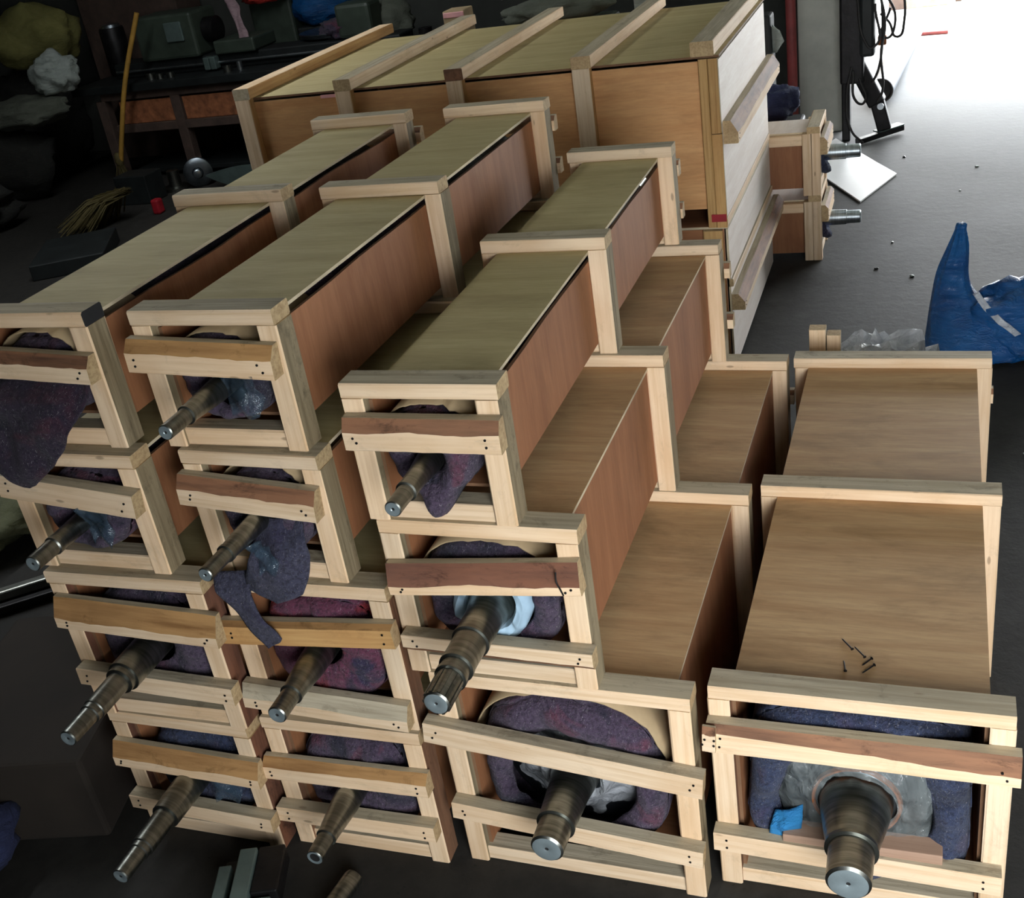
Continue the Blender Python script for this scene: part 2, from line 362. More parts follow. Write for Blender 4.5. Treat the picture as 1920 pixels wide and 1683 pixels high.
def tube(name, parent, pts, r, mat, n=8, cyc=False):
    cu = bpy.data.curves.new(name, 'CURVE'); cu.dimensions = '3D'; sp = cu.splines.new('BEZIER'); sp.bezier_points.add(len(pts) - 1)
    for bp, q in zip(sp.bezier_points, pts): bp.co = q; bp.handle_left_type = bp.handle_right_type = 'AUTO'
    cu.bevel_depth = r; cu.bevel_resolution = 2; cu.resolution_u = 8; cu.use_fill_caps = True; sp.use_cyclic_u = cyc
    tmp = bpy.data.objects.new(name, cu); COL.objects.link(tmp); dg = bpy.context.evaluated_depsgraph_get()
    me = bpy.data.meshes.new_from_object(tmp.evaluated_get(dg)); bpy.data.objects.remove(tmp); bpy.data.curves.remove(cu)
    me.materials.clear(); me.materials.append(M[mat])
    for p in me.polygons: p.use_smooth = True
    return link(bpy.data.objects.new(name, me), parent)
def lump(name, loc, size, mat, parent=None, amp=0.18, freq=2.0, seed=0.0, flat=0.0, rz=0.0, sub=4, sharp=1.0, squash=None):
    """a slumped sack / heap: displaced ball with a flattened base"""
    bm = bmesh.new(); bmesh.ops.create_icosphere(bm, subdivisions=sub, radius=1.0)
    for v in bm.verts:
        d = v.co.normalized(); q = d * freq + Vector((seed, seed * 1.7, 0))
        k = 1 + amp * mnoise.noise(q) + amp * 0.55 * abs(mnoise.noise(q * 2.7)) * sharp + amp * 0.25 * mnoise.noise(q * 6)
        v.co = Vector((d.x * k * size[0], d.y * k * size[1], d.z * k * size[2]))
        if squash: v.co = squash(v.co)
        if v.co.z < -size[2] * (1 - flat): v.co.z = -size[2] * (1 - flat) + (v.co.z + size[2] * (1 - flat)) * 0.05
    zmin = min(v.co.z for v in bm.verts)
    for v in bm.verts: v.co.z -= zmin
    me = bpy.data.meshes.new(name); bm.to_mesh(me); bm.free(); me.materials.append(M[mat])
    for p in me.polygons: p.use_smooth = True
    o = bpy.data.objects.new(name, me); o.location = loc; o.rotation_euler = (0, 0, rz); return link(o, parent)

# ------------------------------------------------------------------ the room
def shell(name, boxes, mat):
    V = []; F = []
    for (x0, x1, y0, y1, z0, z1) in boxes:
        b = len(V); V += [(x, y, z) for x in (x0, x1) for y in (y0, y1) for z in (z0, z1)]
        F += [tuple(b + i for i in q) for q in ((0, 1, 3, 2), (4, 6, 7, 5), (0, 4, 5, 1), (2, 3, 7, 6), (0, 2, 6, 4), (1, 5, 7, 3))]
    return tag(mesh(name, V, F, [mat]), kind='structure')
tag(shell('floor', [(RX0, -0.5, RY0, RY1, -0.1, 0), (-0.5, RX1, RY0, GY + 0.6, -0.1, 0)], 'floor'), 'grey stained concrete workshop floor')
tag(shell('floor_yard', [(-0.5, 40, GY + 0.6, 60, -0.1, 0), (-30, -0.5, RY1, 60, -0.1, 0), (-30, 40, -40, RY0, -0.1, 0)], 'ground'), 'pale concrete yard beyond the gate in bright daylight')
shell('ceiling', [(RX0, SK[0], RY0, RY1, RZ, RZ + 0.15), (SK[0], SK[1], RY0, SK[2], RZ, RZ + 0.15), (SK[0], SK[1], SK[3], RY1, RZ, RZ + 0.15), (SK[1], -0.3, RY0, RY1, RZ, RZ + 0.15), (-0.3, RX1, RY0, GY, RZ, RZ + 0.15)], 'ceiling')
shell('wall_left', [(RX0 - 0.2, RX0, RY0, RY1, 0, RZ)], 'wall_dark')
shell('wall_right', [(RX1, RX1 + 0.2, RY0, GY, 0, RZ)], 'wall_dark')
shell('wall_back', [(RX0, -0.3, RY1, RY1 + 0.2, 0, RZ), (-0.3, RX1, GY, GY + 0.2, GO[3], RZ), (GO[1], RX1, GY, GY + 0.2, 0, GO[3])], 'wall_dark')
shell('wall_front', [(RX0, FO[0], RY0 - 0.2, RY0, 0, RZ), (FO[1], RX1, RY0 - 0.2, RY0, 0, RZ), (FO[0], FO[1], RY0 - 0.2, RY0, 0, FO[2]), (FO[0], FO[1], RY0 - 0.2, RY0, FO[3], RZ)], 'wall_dark')
shell('wall_side', [(-0.5, -0.3, 8.99, 14.0, 0, RZ)], 'wall_beige')

# ------------------------------------------------------------------ crates with rollers
BH, BW, PW = 0.042, 0.082, 0.060
PT = 0.010
def crate(key, label, xL, xR, zB, zT, ys, yaw, top='ply_olive', side='ply_side', rails=(), group='roller crates in the front stack', root=None, gap=0.022, sidemat='pine_rough', darkend=False, back_rails=True, double_end=False, greyf='tsb'):
    w, h = xR - xL, zT - zB
    if root is None: root = empty('roller_crate', ((xL + xR) / 2, 0, zB), yaw)
    tag(root, label, 'crate', group)
    a = w / 2; y0, yE = ys[0], ys[-1] + BW
    rnd = random.uniform
    for k, y in enumerate(ys):
        o1, o2 = rnd(-.004, .004), rnd(-.004, .004)
        beam('top_batten', root, -a + o1, a + o2, y, y + BW, h - BH, h, 'x', grey='tb', mats=('pine', 'pine_grey', 'black_gap' if darkend and k == 0 else 'pine_end'))
        for s in (-1, 1):
            if double_end and k == 0:
                for j in (0, 1):
                    beam('post', root, *( (-a, -a + PW) if s < 0 else (a - PW, a)), y + j * 0.057, y + 0.055 + j * 0.057, 0, h - BH, 'z', grey='b')
            else:
                beam('post', root, *((-a, -a + PW) if s < 0 else (a - PW, a)), y + 0.001, y + BW - 0.002, 0.0, h - BH, 'z', grey='sb', tilt=rnd(-.004, .004), mats=('pine', sidemat, 'pine_end'))
        beam('bottom_batten', root, -a + PW, a - PW, y + 0.012, y + BW - 0.006, 0.0, 0.052, 'x', grey='tb')
    zt = h - BH
    panel('top_panel', root, ext=(-a + PW - 0.004, a - PW + 0.004, y0 + 0.035, yE - 0.01, zt - PT, zt - 0.0006), mat=top, axis='x', thick='z')
    for s in (-1, 1):
        x0, x1 = (-a + PW, -a + PW + PT) if s < 0 else (a - PW - PT, a - PW)
        panel('side_panel', root, ext=(x0, x1, y0 + 0.03, yE - 0.01, 0.035, zt - PT - (gap * 0.6 if s > 0 else 0.003)), mat=side, edge='ply_edge_dark', axis='z', thick='x', top_wave=gap if s > 0 else 0.004, segs=12, seed=hash(key) % 97 + s)
    panel('bottom_panel', root, ext=(-a + PW + PT, a - PW - PT, y0 + 0.10, yE - 0.01, 0.053, 0.062), mat=side, edge='ply_edge_dark', axis='x', thick='z')
    for r in rails: rail('front_rail', root, yb=y0, **r)
    if back_rails:
        for zc in (0.72, 0.28):
            rail('back_rail', root, -a + 0.01, a + rnd(.0, .025), h * zc, h * zc, 0.06, yE + 0.042, 0.042, 0.3, 0.4, nails=False)
    return root
def R(xl, xr, zl, zr, h, ct=0.0, dep=0.45, bark='bark', cb=0.0, t=0.045, **k):
    return dict(xl=xl, xr=xr, zl=zl, zr=zr, h=h, t=t, ctop=ct, dep=dep, bark=bark, cbot=cb, **k)
CR = {}
def C(key, label, xL, xR, zB, zT, ys, yaw, rails, **k):
    cx = (xL + xR) / 2
    rr = []
    for r in rails:
        r = dict(r); r['xl'] -= cx; r['xr'] -= cx; r['zl'] -= zB; r['zr'] -= zB; rr.append(r)
    CR[key] = dict(root=crate(key, label, xL, xR, zB, zT, ys, yaw, rails=rr, **k), cx=cx, zB=zB, w=xR - xL, h=zT - zB, y0=ys[0], yE=ys[-1] + BW, yaw=yaw)

C('A4', 'topmost crate of the leftmost stack, felt spilling from its open end', -1.961, -1.525, 1.440, 1.839, (-0.07, 0.991, 2.034), -0.005,
  [R(-1.97, -1.530, 1.716, 1.690, 0.076, 0.42)], darkend=True)
C('A3', 'second crate from the top in the leftmost stack, purple felt inside', -1.950, -1.488, 1.0515, 1.440, (-0.114, 0.96, 2.0), 0.0,
  [R(-1.945, -1.495, 1.352, 1.302, 0.074)])
C('A2', 'third crate from the top of the leftmost stack, rail with orange wane', -1.920, -1.381, 0.512, 1.0515, (-0.144, 0.93, 2.0), 0.010,
  [R(-1.90, -1.345, 0.930, 0.905, 0.100, 0.62, 0.55, 'bark_pale'), R(-1.90, -1.355, 0.695, 0.674, 0.062)], sidemat='bark_red')
C('A1', 'bottom crate of the leftmost stack, at the dark corner of floor', -1.900, -1.385, 0.0, 0.512, (-0.141, 0.93, 2.0), 0.001,
  [R(-1.90, -1.365, 0.366, 0.352, 0.090, 0.58, 0.55, 'bark_pale'), R(-1.90, -1.370, 0.165, 0.148, 0.055)], sidemat='bark_red')
C('B4', 'topmost crate of the second stack, slim shaft and bluish film in its end', -1.425, -0.986, 1.4245, 1.822, (-0.03, 1.039, 2.133), -0.018,
  [R(-1.435, -0.996, 1.712, 1.694, 0.088, 0.38, 0.5, 'bark_pale')])
C('B3', 'second crate from the top in second stack, torn felt strip hanging out', -1.383, -0.949, 1.025, 1.4245, (-0.054, 1.0, 2.1), -0.027,
  [R(-1.39, -0.965, 1.322, 1.292, 0.090, 0.42, 0.4)])
C('B2', 'third crate from the top in second stack, reddish felt around shaft', -1.359, -0.834, 0.525, 1.025, (-0.08, 1.0, 2.1), 0.018,
  [R(-1.378, -0.822, 0.862, 0.894, 0.070, 0.10, 0.5, 'bark_pale', mats=['pine_dark', 'pine_grey', 'bark_pale', 'pine_end']), R(-1.37, -0.84, 0.630, 0.598, 0.085, 0.55, 0.4, 'pine_grey')], sidemat='bark')
C('B1', 'bottom crate of the second stack, behind the metal bracket on floor', -1.356, -0.829, 0.0, 0.525, (-0.097, 1.0, 2.1), 0.015,
  [R(-1.37, -0.820, 0.352, 0.358, 0.072, 0.32, 0.6, 'bark_pale'), R(-1.367, -0.83, 0.166, 0.166, 0.058)], sidemat='bark')
C('C3', 'topmost crate of the third stack, felt drooping to a point below shaft', -0.8415, -0.425, 1.239, 1.633, (-0.056, 0.982, 2.026), -0.002,
  [R(-0.833, -0.417, 1.512, 1.512, 0.086, 0.40, 0.35)])
C('C2', 'middle crate of the third stack, red bark rail and splined shaft', -0.824, -0.2746, 0.736, 1.239, (-0.059, 0.965, 2.006), -0.008,
  [R(-0.807, -0.270, 1.073, 1.118, 0.088, 0.68, 0.5, 'bark_red'), R(-0.803, -0.262, 0.868, 0.862, 0.056, 0.0, 0.3, 'bark', 0.3)], top='ply_tan', gap=0.004)
C('C1', 'wide bottom crate of the third stack, beside the largest crate', -0.767, -0.031, 0.0, 0.736, (-0.063, 0.955, 2.004), -0.008,
  [R(-0.803, -0.005, 0.548, 0.470, 0.072), R(-0.767, -0.022, 0.250, 0.198, 0.062)], top='ply_tan', gap=0.004)
C('D1', 'largest single-height crate at the right with loose nails on lid', 0.0, 0.75, 0.0, 0.730, (0.0, 1.026, 2.04), -0.006,
  [R(0.0, 0.764, 0.586, 0.589, 0.096, 0.22, 0.30, 'bark', 0.08, ctop2=0.60), R(-0.004, 0.738, 0.208, 0.194, 0.066)], top='ply_tan', gap=0.003, sidemat='bark')
tube('bent_nail', CR['C2']['root'], [(0.222, -0.100, 0.405), (0.225, -0.112, 0.385), (0.232, -0.110, 0.36), (0.236, -0.106, 0.340)], 0.0022, 'iron')
# split stub nailed over the left end of the large crate's bark rail, and pinkish packing block on its lower rail
d1 = CR['D1']['root']
rail('rail_stub', d1, -0.383, -0.348, 0.600, 0.598, 0.085, -0.047, 0.012, 0.3, 0.4, nails=True)
tag(box('packing_block', None, 0.185, 0.595, -0.032, 0.030, 0.2275, 0.262, 'pink_tag', 0.003), 'pinkish wooden packing block under the large roller neck', 'block')
t_ = wood('planed_block', S(176, 146, 124), S(150, 120, 100), S(160, 128, 108), 0.4); bpy.data.objects['packing_block'].data.materials[0] = t_

# ------------------------------------------------------------------ rollers
def roller(key, label, prof, Rb, zc=None, flange=None, bore=0.18, spline=None, cx=None):
    c = CR[key]; zc = c['h'] / 2 if zc is None else zc - c['zB']
    root = empty('steel_roller', (c['cx'], 0, c['zB'] + zc), c['yaw']); tag(root, label, 'roller', 'steel rollers packed in the crates')
    y0, yE = c['y0'], c['yE']
    lathe('roller_body', root, [(y0 + 0.12, Rb * 0.9), (y0 + 0.13, Rb), (yE - 0.14, Rb), (yE - 0.13, Rb * 0.9)], 'galv', n=40)
    p = []
    for (t, r) in prof: p.append((t, r))
    p.append((y0 + 0.121, p[-1][1]))
    # tip chamfer
    t0, r0 = p[0]; p = [(t0, r0 * 0.88), (t0 + r0 * 0.12, r0)] + p[1:]
    sh = lathe('shaft', root, p, 'steel', n=44, cap0=False)
    if spline:
        ys_, ye_, rr, nn = spline
        for v in sh.data.vertices: pass
        for k in range(nn):
            a = 2 * math.pi * k / nn
            b = box('spline_key', root, -0.004, 0.004, ys_, ye_, -0.003, 0.003, 'steel'); b.location = (rr * math.cos(a), (ys_ + ye_) / 2, rr * math.sin(a)); b.rotation_euler = (0, -a + math.pi / 2, 0)
    e = lathe('shaft_end', root, [(t0 + 0.004, r0 * bore * 0.3), (t0 + 0.002, r0 * bore), (t0 + 0.0004, r0 * bore * 1.5), (t0, r0 * 0.86), (t0 + 0.0006, r0 * 0.885)], 'steel_bright', n=44, cap1=False, mats=['hole', 'steel_face'], idx=[0, 1, 1, 1])
    tag(e, 'bright machined end face with centre hole')
    # the journal at the far end
    lathe('shaft', root, [(yE - 0.131, prof[-1][1] * 0.9), (yE + 0.02, prof[-1][1] * 0.9), (yE + 0.021, prof[0][1]), (yE + 0.24, prof[0][1])], 'steel', n=24)
    return root
def ring(t, r, d=0.006): return [(t - d, r), (t + d, r)]
roller('A4', 'steel roller in the topmost crate of the leftmost stack', [(-0.06, 0.022), (0.0, 0.03)], 0.11)
roller('A3', 'steel roller with stepped shaft end, second from top at far left', [(-0.345, 0.023), (-0.262, 0.024), (-0.258, 0.028), (-0.240, 0.028), (-0.236, 0.026), (-0.10, 0.030)], 0.12, 1.23)
roller('A2', 'steel roller with thick long shaft, third from top at far left', [(-0.521, 0.025), (-0.425, 0.026), (-0.422, 0.030), (-0.405, 0.030), (-0.402, 0.033), (-0.285, 0.034), (-0.282, 0.043), (-0.262, 0.043), (-0.26, 0.050), (-0.08, 0.052)], 0.16, 0.782)
roller('A1', 'steel roller with long stepped shaft, lowest at far left', [(-0.546, 0.026), (-0.455, 0.027), (-0.452, 0.031), (-0.435, 0.031), (-0.432, 0.035), (-0.315, 0.036), (-0.312, 0.045), (-0.10, 0.050)], 0.16, 0.275)
roller('B4', 'steel roller with slim shaft, topmost of the second stack', [(-0.275, 0.0205), (-0.185, 0.021), (-0.183, 0.026), (-0.176, 0.026), (-0.174, 0.024), (-0.05, 0.032)], 0.12, 1.605)
roller('B3', 'steel roller with slim shaft above the hanging felt strip', [(-0.339, 0.0205), (-0.245, 0.021), (-0.243, 0.026), (-0.234, 0.026), (-0.232, 0.024), (-0.06, 0.032)], 0.12, 1.232)
roller('B2', 'steel roller with tapered shaft in reddish felt', [(-0.341, 0.027), (-0.258, 0.027), (-0.256, 0.033), (-0.248, 0.033), (-0.246, 0.031), (-0.13, 0.042), (-0.06, 0.044)], 0.16, 0.783)
roller('B1', 'steel roller with hollow shaft end, lowest of the second stack', [(-0.375, 0.025), (-0.30, 0.026), (-0.298, 0.031), (-0.29, 0.031), (-0.288, 0.030), (-0.17, 0.042), (-0.06, 0.044)], 0.16, 0.28, bore=0.62)
roller('C3', 'steel roller with slim shaft, topmost of the third stack', [(-0.285, 0.021), (-0.206, 0.022), (-0.204, 0.027), (-0.197, 0.027), (-0.195, 0.025), (-0.13, 0.027), (-0.06, 0.034)], 0.12, 1.422)
roller('C2', 'steel roller with splined stepped shaft under red bark rail', [(-0.430, 0.034), (-0.338, 0.035), (-0.336, 0.042), (-0.322, 0.042), (-0.320, 0.039), (-0.298, 0.039), (-0.296, 0.046), (-0.284, 0.046), (-0.282, 0.044), (-0.196, 0.045), (-0.194, 0.051), (-0.184, 0.051), (-0.182, 0.049), (-0.10, 0.050), (-0.02, 0.064)], 0.18, 0.972, bore=0.12, spline=(-0.425, -0.342, 0.034, 10))
roller('C1', 'steel roller with thick plain shaft in the wide bottom crate', [(-0.291, 0.046), (-0.207, 0.047), (-0.205, 0.055), (-0.197, 0.055), (-0.195, 0.053), (-0.08, 0.060), (0.0, 0.072)], 0.24, 0.365, bore=0.12)
roller('D1', 'steel roller with the thickest tapered neck, in the largest crate', [(-0.256, 0.056), (-0.150, 0.058), (-0.148, 0.068), (-0.138, 0.068), (-0.136, 0.066), (-0.03, 0.088), (0.02, 0.096)], 0.25, 0.365, bore=0.10)

# ------------------------------------------------------------------ felt wraps
def felt(key, label, mat, r_in, yf=0.05, bulge=0.03, seed=0.0, a=None, b=None, droop=None, zc=None, ex=3.2, fold=0.010, cover=(0, 360)):
    c = CR[key]; zc = c['h'] / 2 if zc is None else zc - c['zB']
    a = a or c['w'] / 2 - PW - PT - 0.008; b = b or (c['h'] / 2 - 0.062)
    zoff = c['h'] / 2 - zc
    n = 96; rows = [0.0, 0.08, 0.2, 0.34, 0.48, 0.62, 0.76, 0.88, 0.95, 1.0]
    V = []; F = []
    def Rm(th):
        cs, sn = abs(math.cos(th)), abs(math.sin(th)); r = ((cs / a) ** ex + (sn / b) ** ex) ** (-1 / ex)
        return r * (0.955 + 0.045 * mnoise.noise(Vector((math.cos(th) * 2, math.sin(th) * 2, seed))))
    yl = [(j, 0) for j in rows] + [(1.0, d) for d in (0.01, 0.03, 0.10, 0.5, 1.2)]
    for (s, d) in yl:
        for k in range(n):
            th = 2 * math.pi * k / n; ro = Rm(th); ri = r_in * (1 + 0.15 * mnoise.noise(Vector((math.cos(th) * 1.5, math.sin(th) * 1.5, seed + 5))))
            r = ri + (ro - ri) * s
            x, z = r * math.cos(th), r * math.sin(th) + zoff * s
            q = Vector((x * 9, z * 9, seed))
            y = c['y0'] + yf - bulge * math.sin(math.pi * min(1, s * 0.95 + 0.05)) + fold * (mnoise.noise(q) + 0.7 * mnoise.noise(Vector((math.cos(th) * 5, math.sin(th) * 5, seed + s)))) * 1.4 + d
            if s > 0.9 and d == 0: y += 0.02 * (s - 0.9) / 0.1
            if droop:
                th0, wd, dr, fy = droop; dd = (th - th0 + math.pi) % (2 * math.pi) - math.pi
                kf = math.exp(-(dd / wd) ** 2) * s
                if d == 0:
                    x += dr * kf * math.cos(th0); z += dr * kf * math.sin(th0); y += fy * kf
            V.append((x, y, z))
    for j in range(len(yl) - 1):
        for k in range(n): F.append((j * n + k, j * n + (k + 1) % n, (j + 1) * n + (k + 1) % n, (j + 1) * n + k))
    o = mesh('felt_wrap', V, F, [mat], None, smooth=True)
    o.location = (c['cx'], 0, c['zB'] + zc); o.rotation_euler = (0, 0, c['yaw'])
    so = o.modifiers.new('thickness', 'SOLIDIFY'); so.thickness = 0.004; so.offset = 1
    return tag(o, label, 'felt', 'felt wraps around the rollers')
felt('A4', 'dark purple felt wrap in the topmost crate at far left', 'felt_purple', 0.05, 0.06, 0.02, 1.0, b=0.11)
felt('A3', 'purple and navy felt wrap bulging from second crate at far left', 'felt_purple', 0.05, 0.03, 0.05, 2.0, zc=1.23, a=0.14, b=0.125, ex=2.2)
felt('A2', 'dark purple felt wrap behind the thick long shaft at far left', 'felt_purple', 0.07, 0.05, 0.02, 3.0, zc=0.782, ex=2.6)
felt('A1', 'navy felt wrap in the lowest crate of leftmost stack', 'felt_navy', 0.07, 0.05, 0.02, 4.0, zc=0.275, ex=2.6)
felt('B4', 'dark felt wrap around slim shaft, topmost of second stack', 'felt_purple', 0.06, 0.04, 0.03, 5.0, zc=1.605, a=0.137, b=0.128, ex=2.4)
felt('B3', 'purple felt wrap with loose flap above the hanging strip', 'felt_purple', 0.045, 0.03, 0.05, 6.0, zc=1.232, a=0.14, b=0.13, ex=2.4)
felt('B2', 'red and purple felt wrap in third crate of second stack', 'felt_red', 0.06, 0.04, 0.02, 7.0, zc=0.783, ex=3)
felt('B1', 'purple felt wrap in the lowest crate of second stack', 'felt_purple', 0.055, 0.04, 0.02, 8.0, zc=0.28, ex=3)
felt('C3', 'purple felt wrap drooping to a point at bottom of third stack top crate', 'felt_purple', 0.04, 0.035, 0.05, 9.0, zc=1.422, a=0.125, b=0.115, ex=2.2, droop=(-math.pi / 2 + 0.1, 0.40, 0.05, -0.075))
felt('C2', 'greyish purple felt wrap around pale foam under red bark rail', 'felt_purple', 0.115, 0.05, 0.02, 10.0, zc=0.972, ex=2.7, b=0.180)
felt('C1', 'thick greyish purple felt wrap in the wide bottom crate', 'felt_purple', 0.185, 0.05, 0.03, 11.0, zc=0.365, ex=2.7, fold=0.016, a=0.283, b=0.285)
felt('D1', 'dark blue felt wrap at both sides of the large roller', 'felt_navy', 0.20, 0.045, 0.035, 12.0, zc=0.365, ex=4, fold=0.022)

def liner(key, label, zc, a, b, ex, th0, th1, dep=0.35, seed=0.0):
    c = CR[key]; n = 30; V = []; F = []
    for j, y in enumerate((c['y0'] + 0.030, c['y0'] + 0.10, c['y0'] + dep)):
        for i in range(n + 1):
            th = math.radians(th0 + (th1 - th0) * i / n); r = ((abs(math.cos(th)) / a) ** ex + (abs(math.sin(th)) / b) ** ex) ** (-1 / ex)
            V.append((r * math.cos(th), y + (0.014 * mnoise.noise(Vector((i * 0.5, seed, 0))) if j == 0 else 0), r * math.sin(th)))
    for j in range(2):
        for i in range(n): F.append((j * (n + 1) + i, j * (n + 1) + i + 1, (j + 1) * (n + 1) + i + 1, (j + 1) * (n + 1) + i))
    o = mesh('cardboard_liner', V, F, ['carton_pale'], None, smooth=True); o.location = (c['cx'], 0, zc); o.rotation_euler = (0, 0, c['yaw'])
    so = o.modifiers.new('thickness', 'SOLIDIFY'); so.thickness = 0.004; so.offset = 1
    return tag(o, label, 'liner', 'cardboard liners around the felt')
liner('C1', 'brown cardboard liner arched over felt in the wide bottom crate', 0.39, 0.285, 0.285, 2.6, 15, 165, seed=1)
liner('C2', 'brown cardboard liner arched over felt under the red bark rail', 0.985, 0.197, 0.185, 2.6, 15, 165, seed=2)
liner('B4', 'brown cardboard liner in the topmost crate of the second stack', 1.61, 0.142, 0.140, 2.4, 15, 165, seed=3)
liner('A4', 'brown cardboard liner in the topmost crate of the leftmost stack', 1.635, 0.142, 0.138, 2.4, 15, 165, seed=4)
liner('B3', 'brown cardboard liner above the hanging felt strip', 1.24, 0.142, 0.138, 2.4, 15, 165, seed=5)
liner('C3', 'brown cardboard liner in the topmost crate of the third stack', 1.43, 0.134, 0.134, 2.4, 15, 165, seed=6)
def sheet(name, pts, mat, label, cat, nu=18, nv=18, amp=0.012, seed=0.0, thick=0.005, group=None, smooth=True):
    """cloth patch from a 4-row grid of control points (rows of equal length), bilinear with folds"""
    rows = len(pts); cols = len(pts[0]); V = []; F = []
    def at(u, v):
        iu = min(int(u * (cols - 1)), cols - 2); iv = min(int(v * (rows - 1)), rows - 2); fu = u * (cols - 1) - iu; fv = v * (rows - 1) - iv
        p = [Vector(pts[iv + a][iu + b]) for a in (0, 1) for b in (0, 1)]
        return p[0].lerp(p[1], fu).lerp(p[2].lerp(p[3], fu), fv)
    for j in range(nv + 1):
        for i in range(nu + 1):
            q = at(i / nu, j / nv); e = Vector((q.x * 14, q.z * 10, seed))
            q += Vector((amp * 0.4 * mnoise.noise(e + Vector((9, 0, 0))), amp * 1.6 * mnoise.noise(e), amp * 0.4 * mnoise.noise(e + Vector((0, 7, 0))))); V.append(q)
    for j in range(nv):
        for i in range(nu):
            a = j * (nu + 1) + i; F.append((a, a + 1, a + nu + 2, a + nu + 1))
    o = mesh(name, V, F, [mat], None, smooth=smooth); so = o.modifiers.new('thickness', 'SOLIDIFY'); so.thickness = thick
    return tag(o, label, cat, group)
# felt spilling out of the top left crate
sheet('felt_cloth', [[(-1.94, -0.075, 1.66), (-1.80, -0.08, 1.67), (-1.68, -0.08, 1.665), (-1.575, -0.075, 1.64)],
                     [(-1.97, -0.15, 1.60), (-1.82, -0.17, 1.62), (-1.69, -0.16, 1.60), (-1.60, -0.14, 1.56)],
                     [(-2.00, -0.17, 1.53), (-1.86, -0.19, 1.53), (-1.74, -0.19, 1.50), (-1.655, -0.17, 1.48)],
                     [(-1.95, -0.18, 1.44), (-1.87, -0.20, 1.42), (-1.79, -0.20, 1.40), (-1.72, -0.18, 1.42)],
                     [(-1.83, -0.18, 1.385), (-1.82, -0.19, 1.375), (-1.80, -0.19, 1.37), (-1.78, -0.18, 1.375)]], 'felt_dark', 'dark purple felt cloth spilling out of the topmost crate at far left', 'felt', 28, 28, 0.022, 3.0, 0.008)
sheet('felt_flap', [[(-1.17, -0.065, 1.235), (-1.10, -0.07, 1.235), (-1.035, -0.06, 1.23)], [(-1.20, -0.12, 1.14), (-1.11, -0.125, 1.15), (-1.02, -0.10, 1.14)],
                    [(-1.23, -0.13, 1.07), (-1.13, -0.14, 1.06), (-1.04, -0.12, 1.07)], [(-1.235, -0.13, 1.03), (-1.14, -0.14, 1.00), (-1.06, -0.125, 1.03)]], 'felt_grey', 'blue grey felt flap hanging below slim shaft in second stack', 'felt', 20, 20, 0.014, 6.0, 0.007)
sheet('felt_strip', [[(-1.345, -0.105, 1.072), (-1.235, -0.105, 1.080)], [(-1.318, -0.150, 1.035), (-1.215, -0.150, 1.025)], [(-1.288, -0.152, 0.99), (-1.205, -0.150, 0.985)],
                     [(-1.258, -0.150, 0.93), (-1.185, -0.150, 0.93)], [(-1.232, -0.150, 0.875), (-1.152, -0.150, 0.885)], [(-1.210, -0.150, 0.838), (-1.160, -0.150, 0.872)]], 'felt_grey', 'torn grey felt strip hanging down over an orange rail', 'felt', 8, 26, 0.009, 8.0, 0.006)

# foam collar, plastic films
def at_crate(o, key, z):
    c = CR[key]; o.location = (c['cx'], 0, z); o.rotation_euler = (0, 0, c['yaw']); return o
def collar(name, key, z, prof, mat, label, cat, amp=0.0, seed=0.0, arc=None):
    pp = []
    for (a0, b0), (a1, b1) in zip(prof[:-1], prof[1:]): pp += [(a0 + (a1 - a0) * i / 4, b0 + (b1 - b0) * i / 4) for i in range(4)]
    o = lathe(name, None, pp + [prof[-1]], mat, n=110, cap0=False, cap1=False)
    for v in o.data.vertices:
        q = v.co; k = 1 + amp * mnoise.noise(Vector((q.x * 14, q.y * 14, q.z * 14 + seed))); q.x *= k; q.z *= k; q.y += amp * 0.16 * (mnoise.noise(Vector((q.x * 22, q.z * 22, seed))) + 0.5 * abs(mnoise.noise(Vector((q.x * 50, q.z * 30, seed)))))
    for p in o.data.polygons: p.use_smooth = True
    return tag(at_crate(o, key, z), label, cat)
collar('foam_collar', 'C2', 0.972, [(-0.02, 0.066), (-0.045, 0.075), (-0.05, 0.095), (-0.03, 0.112), (0.02, 0.118), (0.05, 0.115)], 'foam', 'pale blue foam collar around the splined shaft', 'collar', 0.12, 1)
collar('milky_plastic_wrap', 'C1', 0.365, [(-0.005, 0.074), (-0.02, 0.09), (0.0, 0.11), (0.03, 0.14), (0.045, 0.17), (0.055, 0.20)], 'film_white', 'milky plastic wrap behind thick shaft of wide bottom crate', 'wrap', 0.15, 2)
lathe_end = collar('roller_end_cap', 'D1', 0.365, [(0.03, 0.096), (0.035, 0.118), (0.05, 0.13), (0.055, 0.18), (0.085, 0.21), (0.118, 0.215)], 'galv', 'grey steel end of the large roller', 'roller end', 0.0, 3)
collar('rust_ring', 'D1', 0.365, [(0.022, 0.106), (0.018, 0.109), (0.018, 0.115), (0.030, 0.118)], 'rust_ring', 'rusty ring around the thickest roller neck', 'ring', 0.02, 3)
collar('clear_plastic_wrap', 'D1', 0.365, [(0.010, 0.100), (0.005, 0.125), (0.015, 0.150), (0.025, 0.185), (0.05, 0.212), (0.09, 0.22)], 'film', 'clear shiny plastic wrap over the large roller end', 'wrap', 0.09, 4)
def film_patch(key, z, x0, x1, z0, z1, y, mat, label, seed):
    c = CR[key]
    return sheet('plastic_film', [[(x0 + (x1 - x0) * i / 3 + 0.01 * ((i + j) % 2), y + 0.012 * ((i * 2 + j) % 3 - 1), z1 + (z0 - z1) * j / 3 + 0.008 * (i % 2)) for i in range(4)] for j in range(4)], mat, label, 'film', 16, 16, 0.02, seed, 0.001)
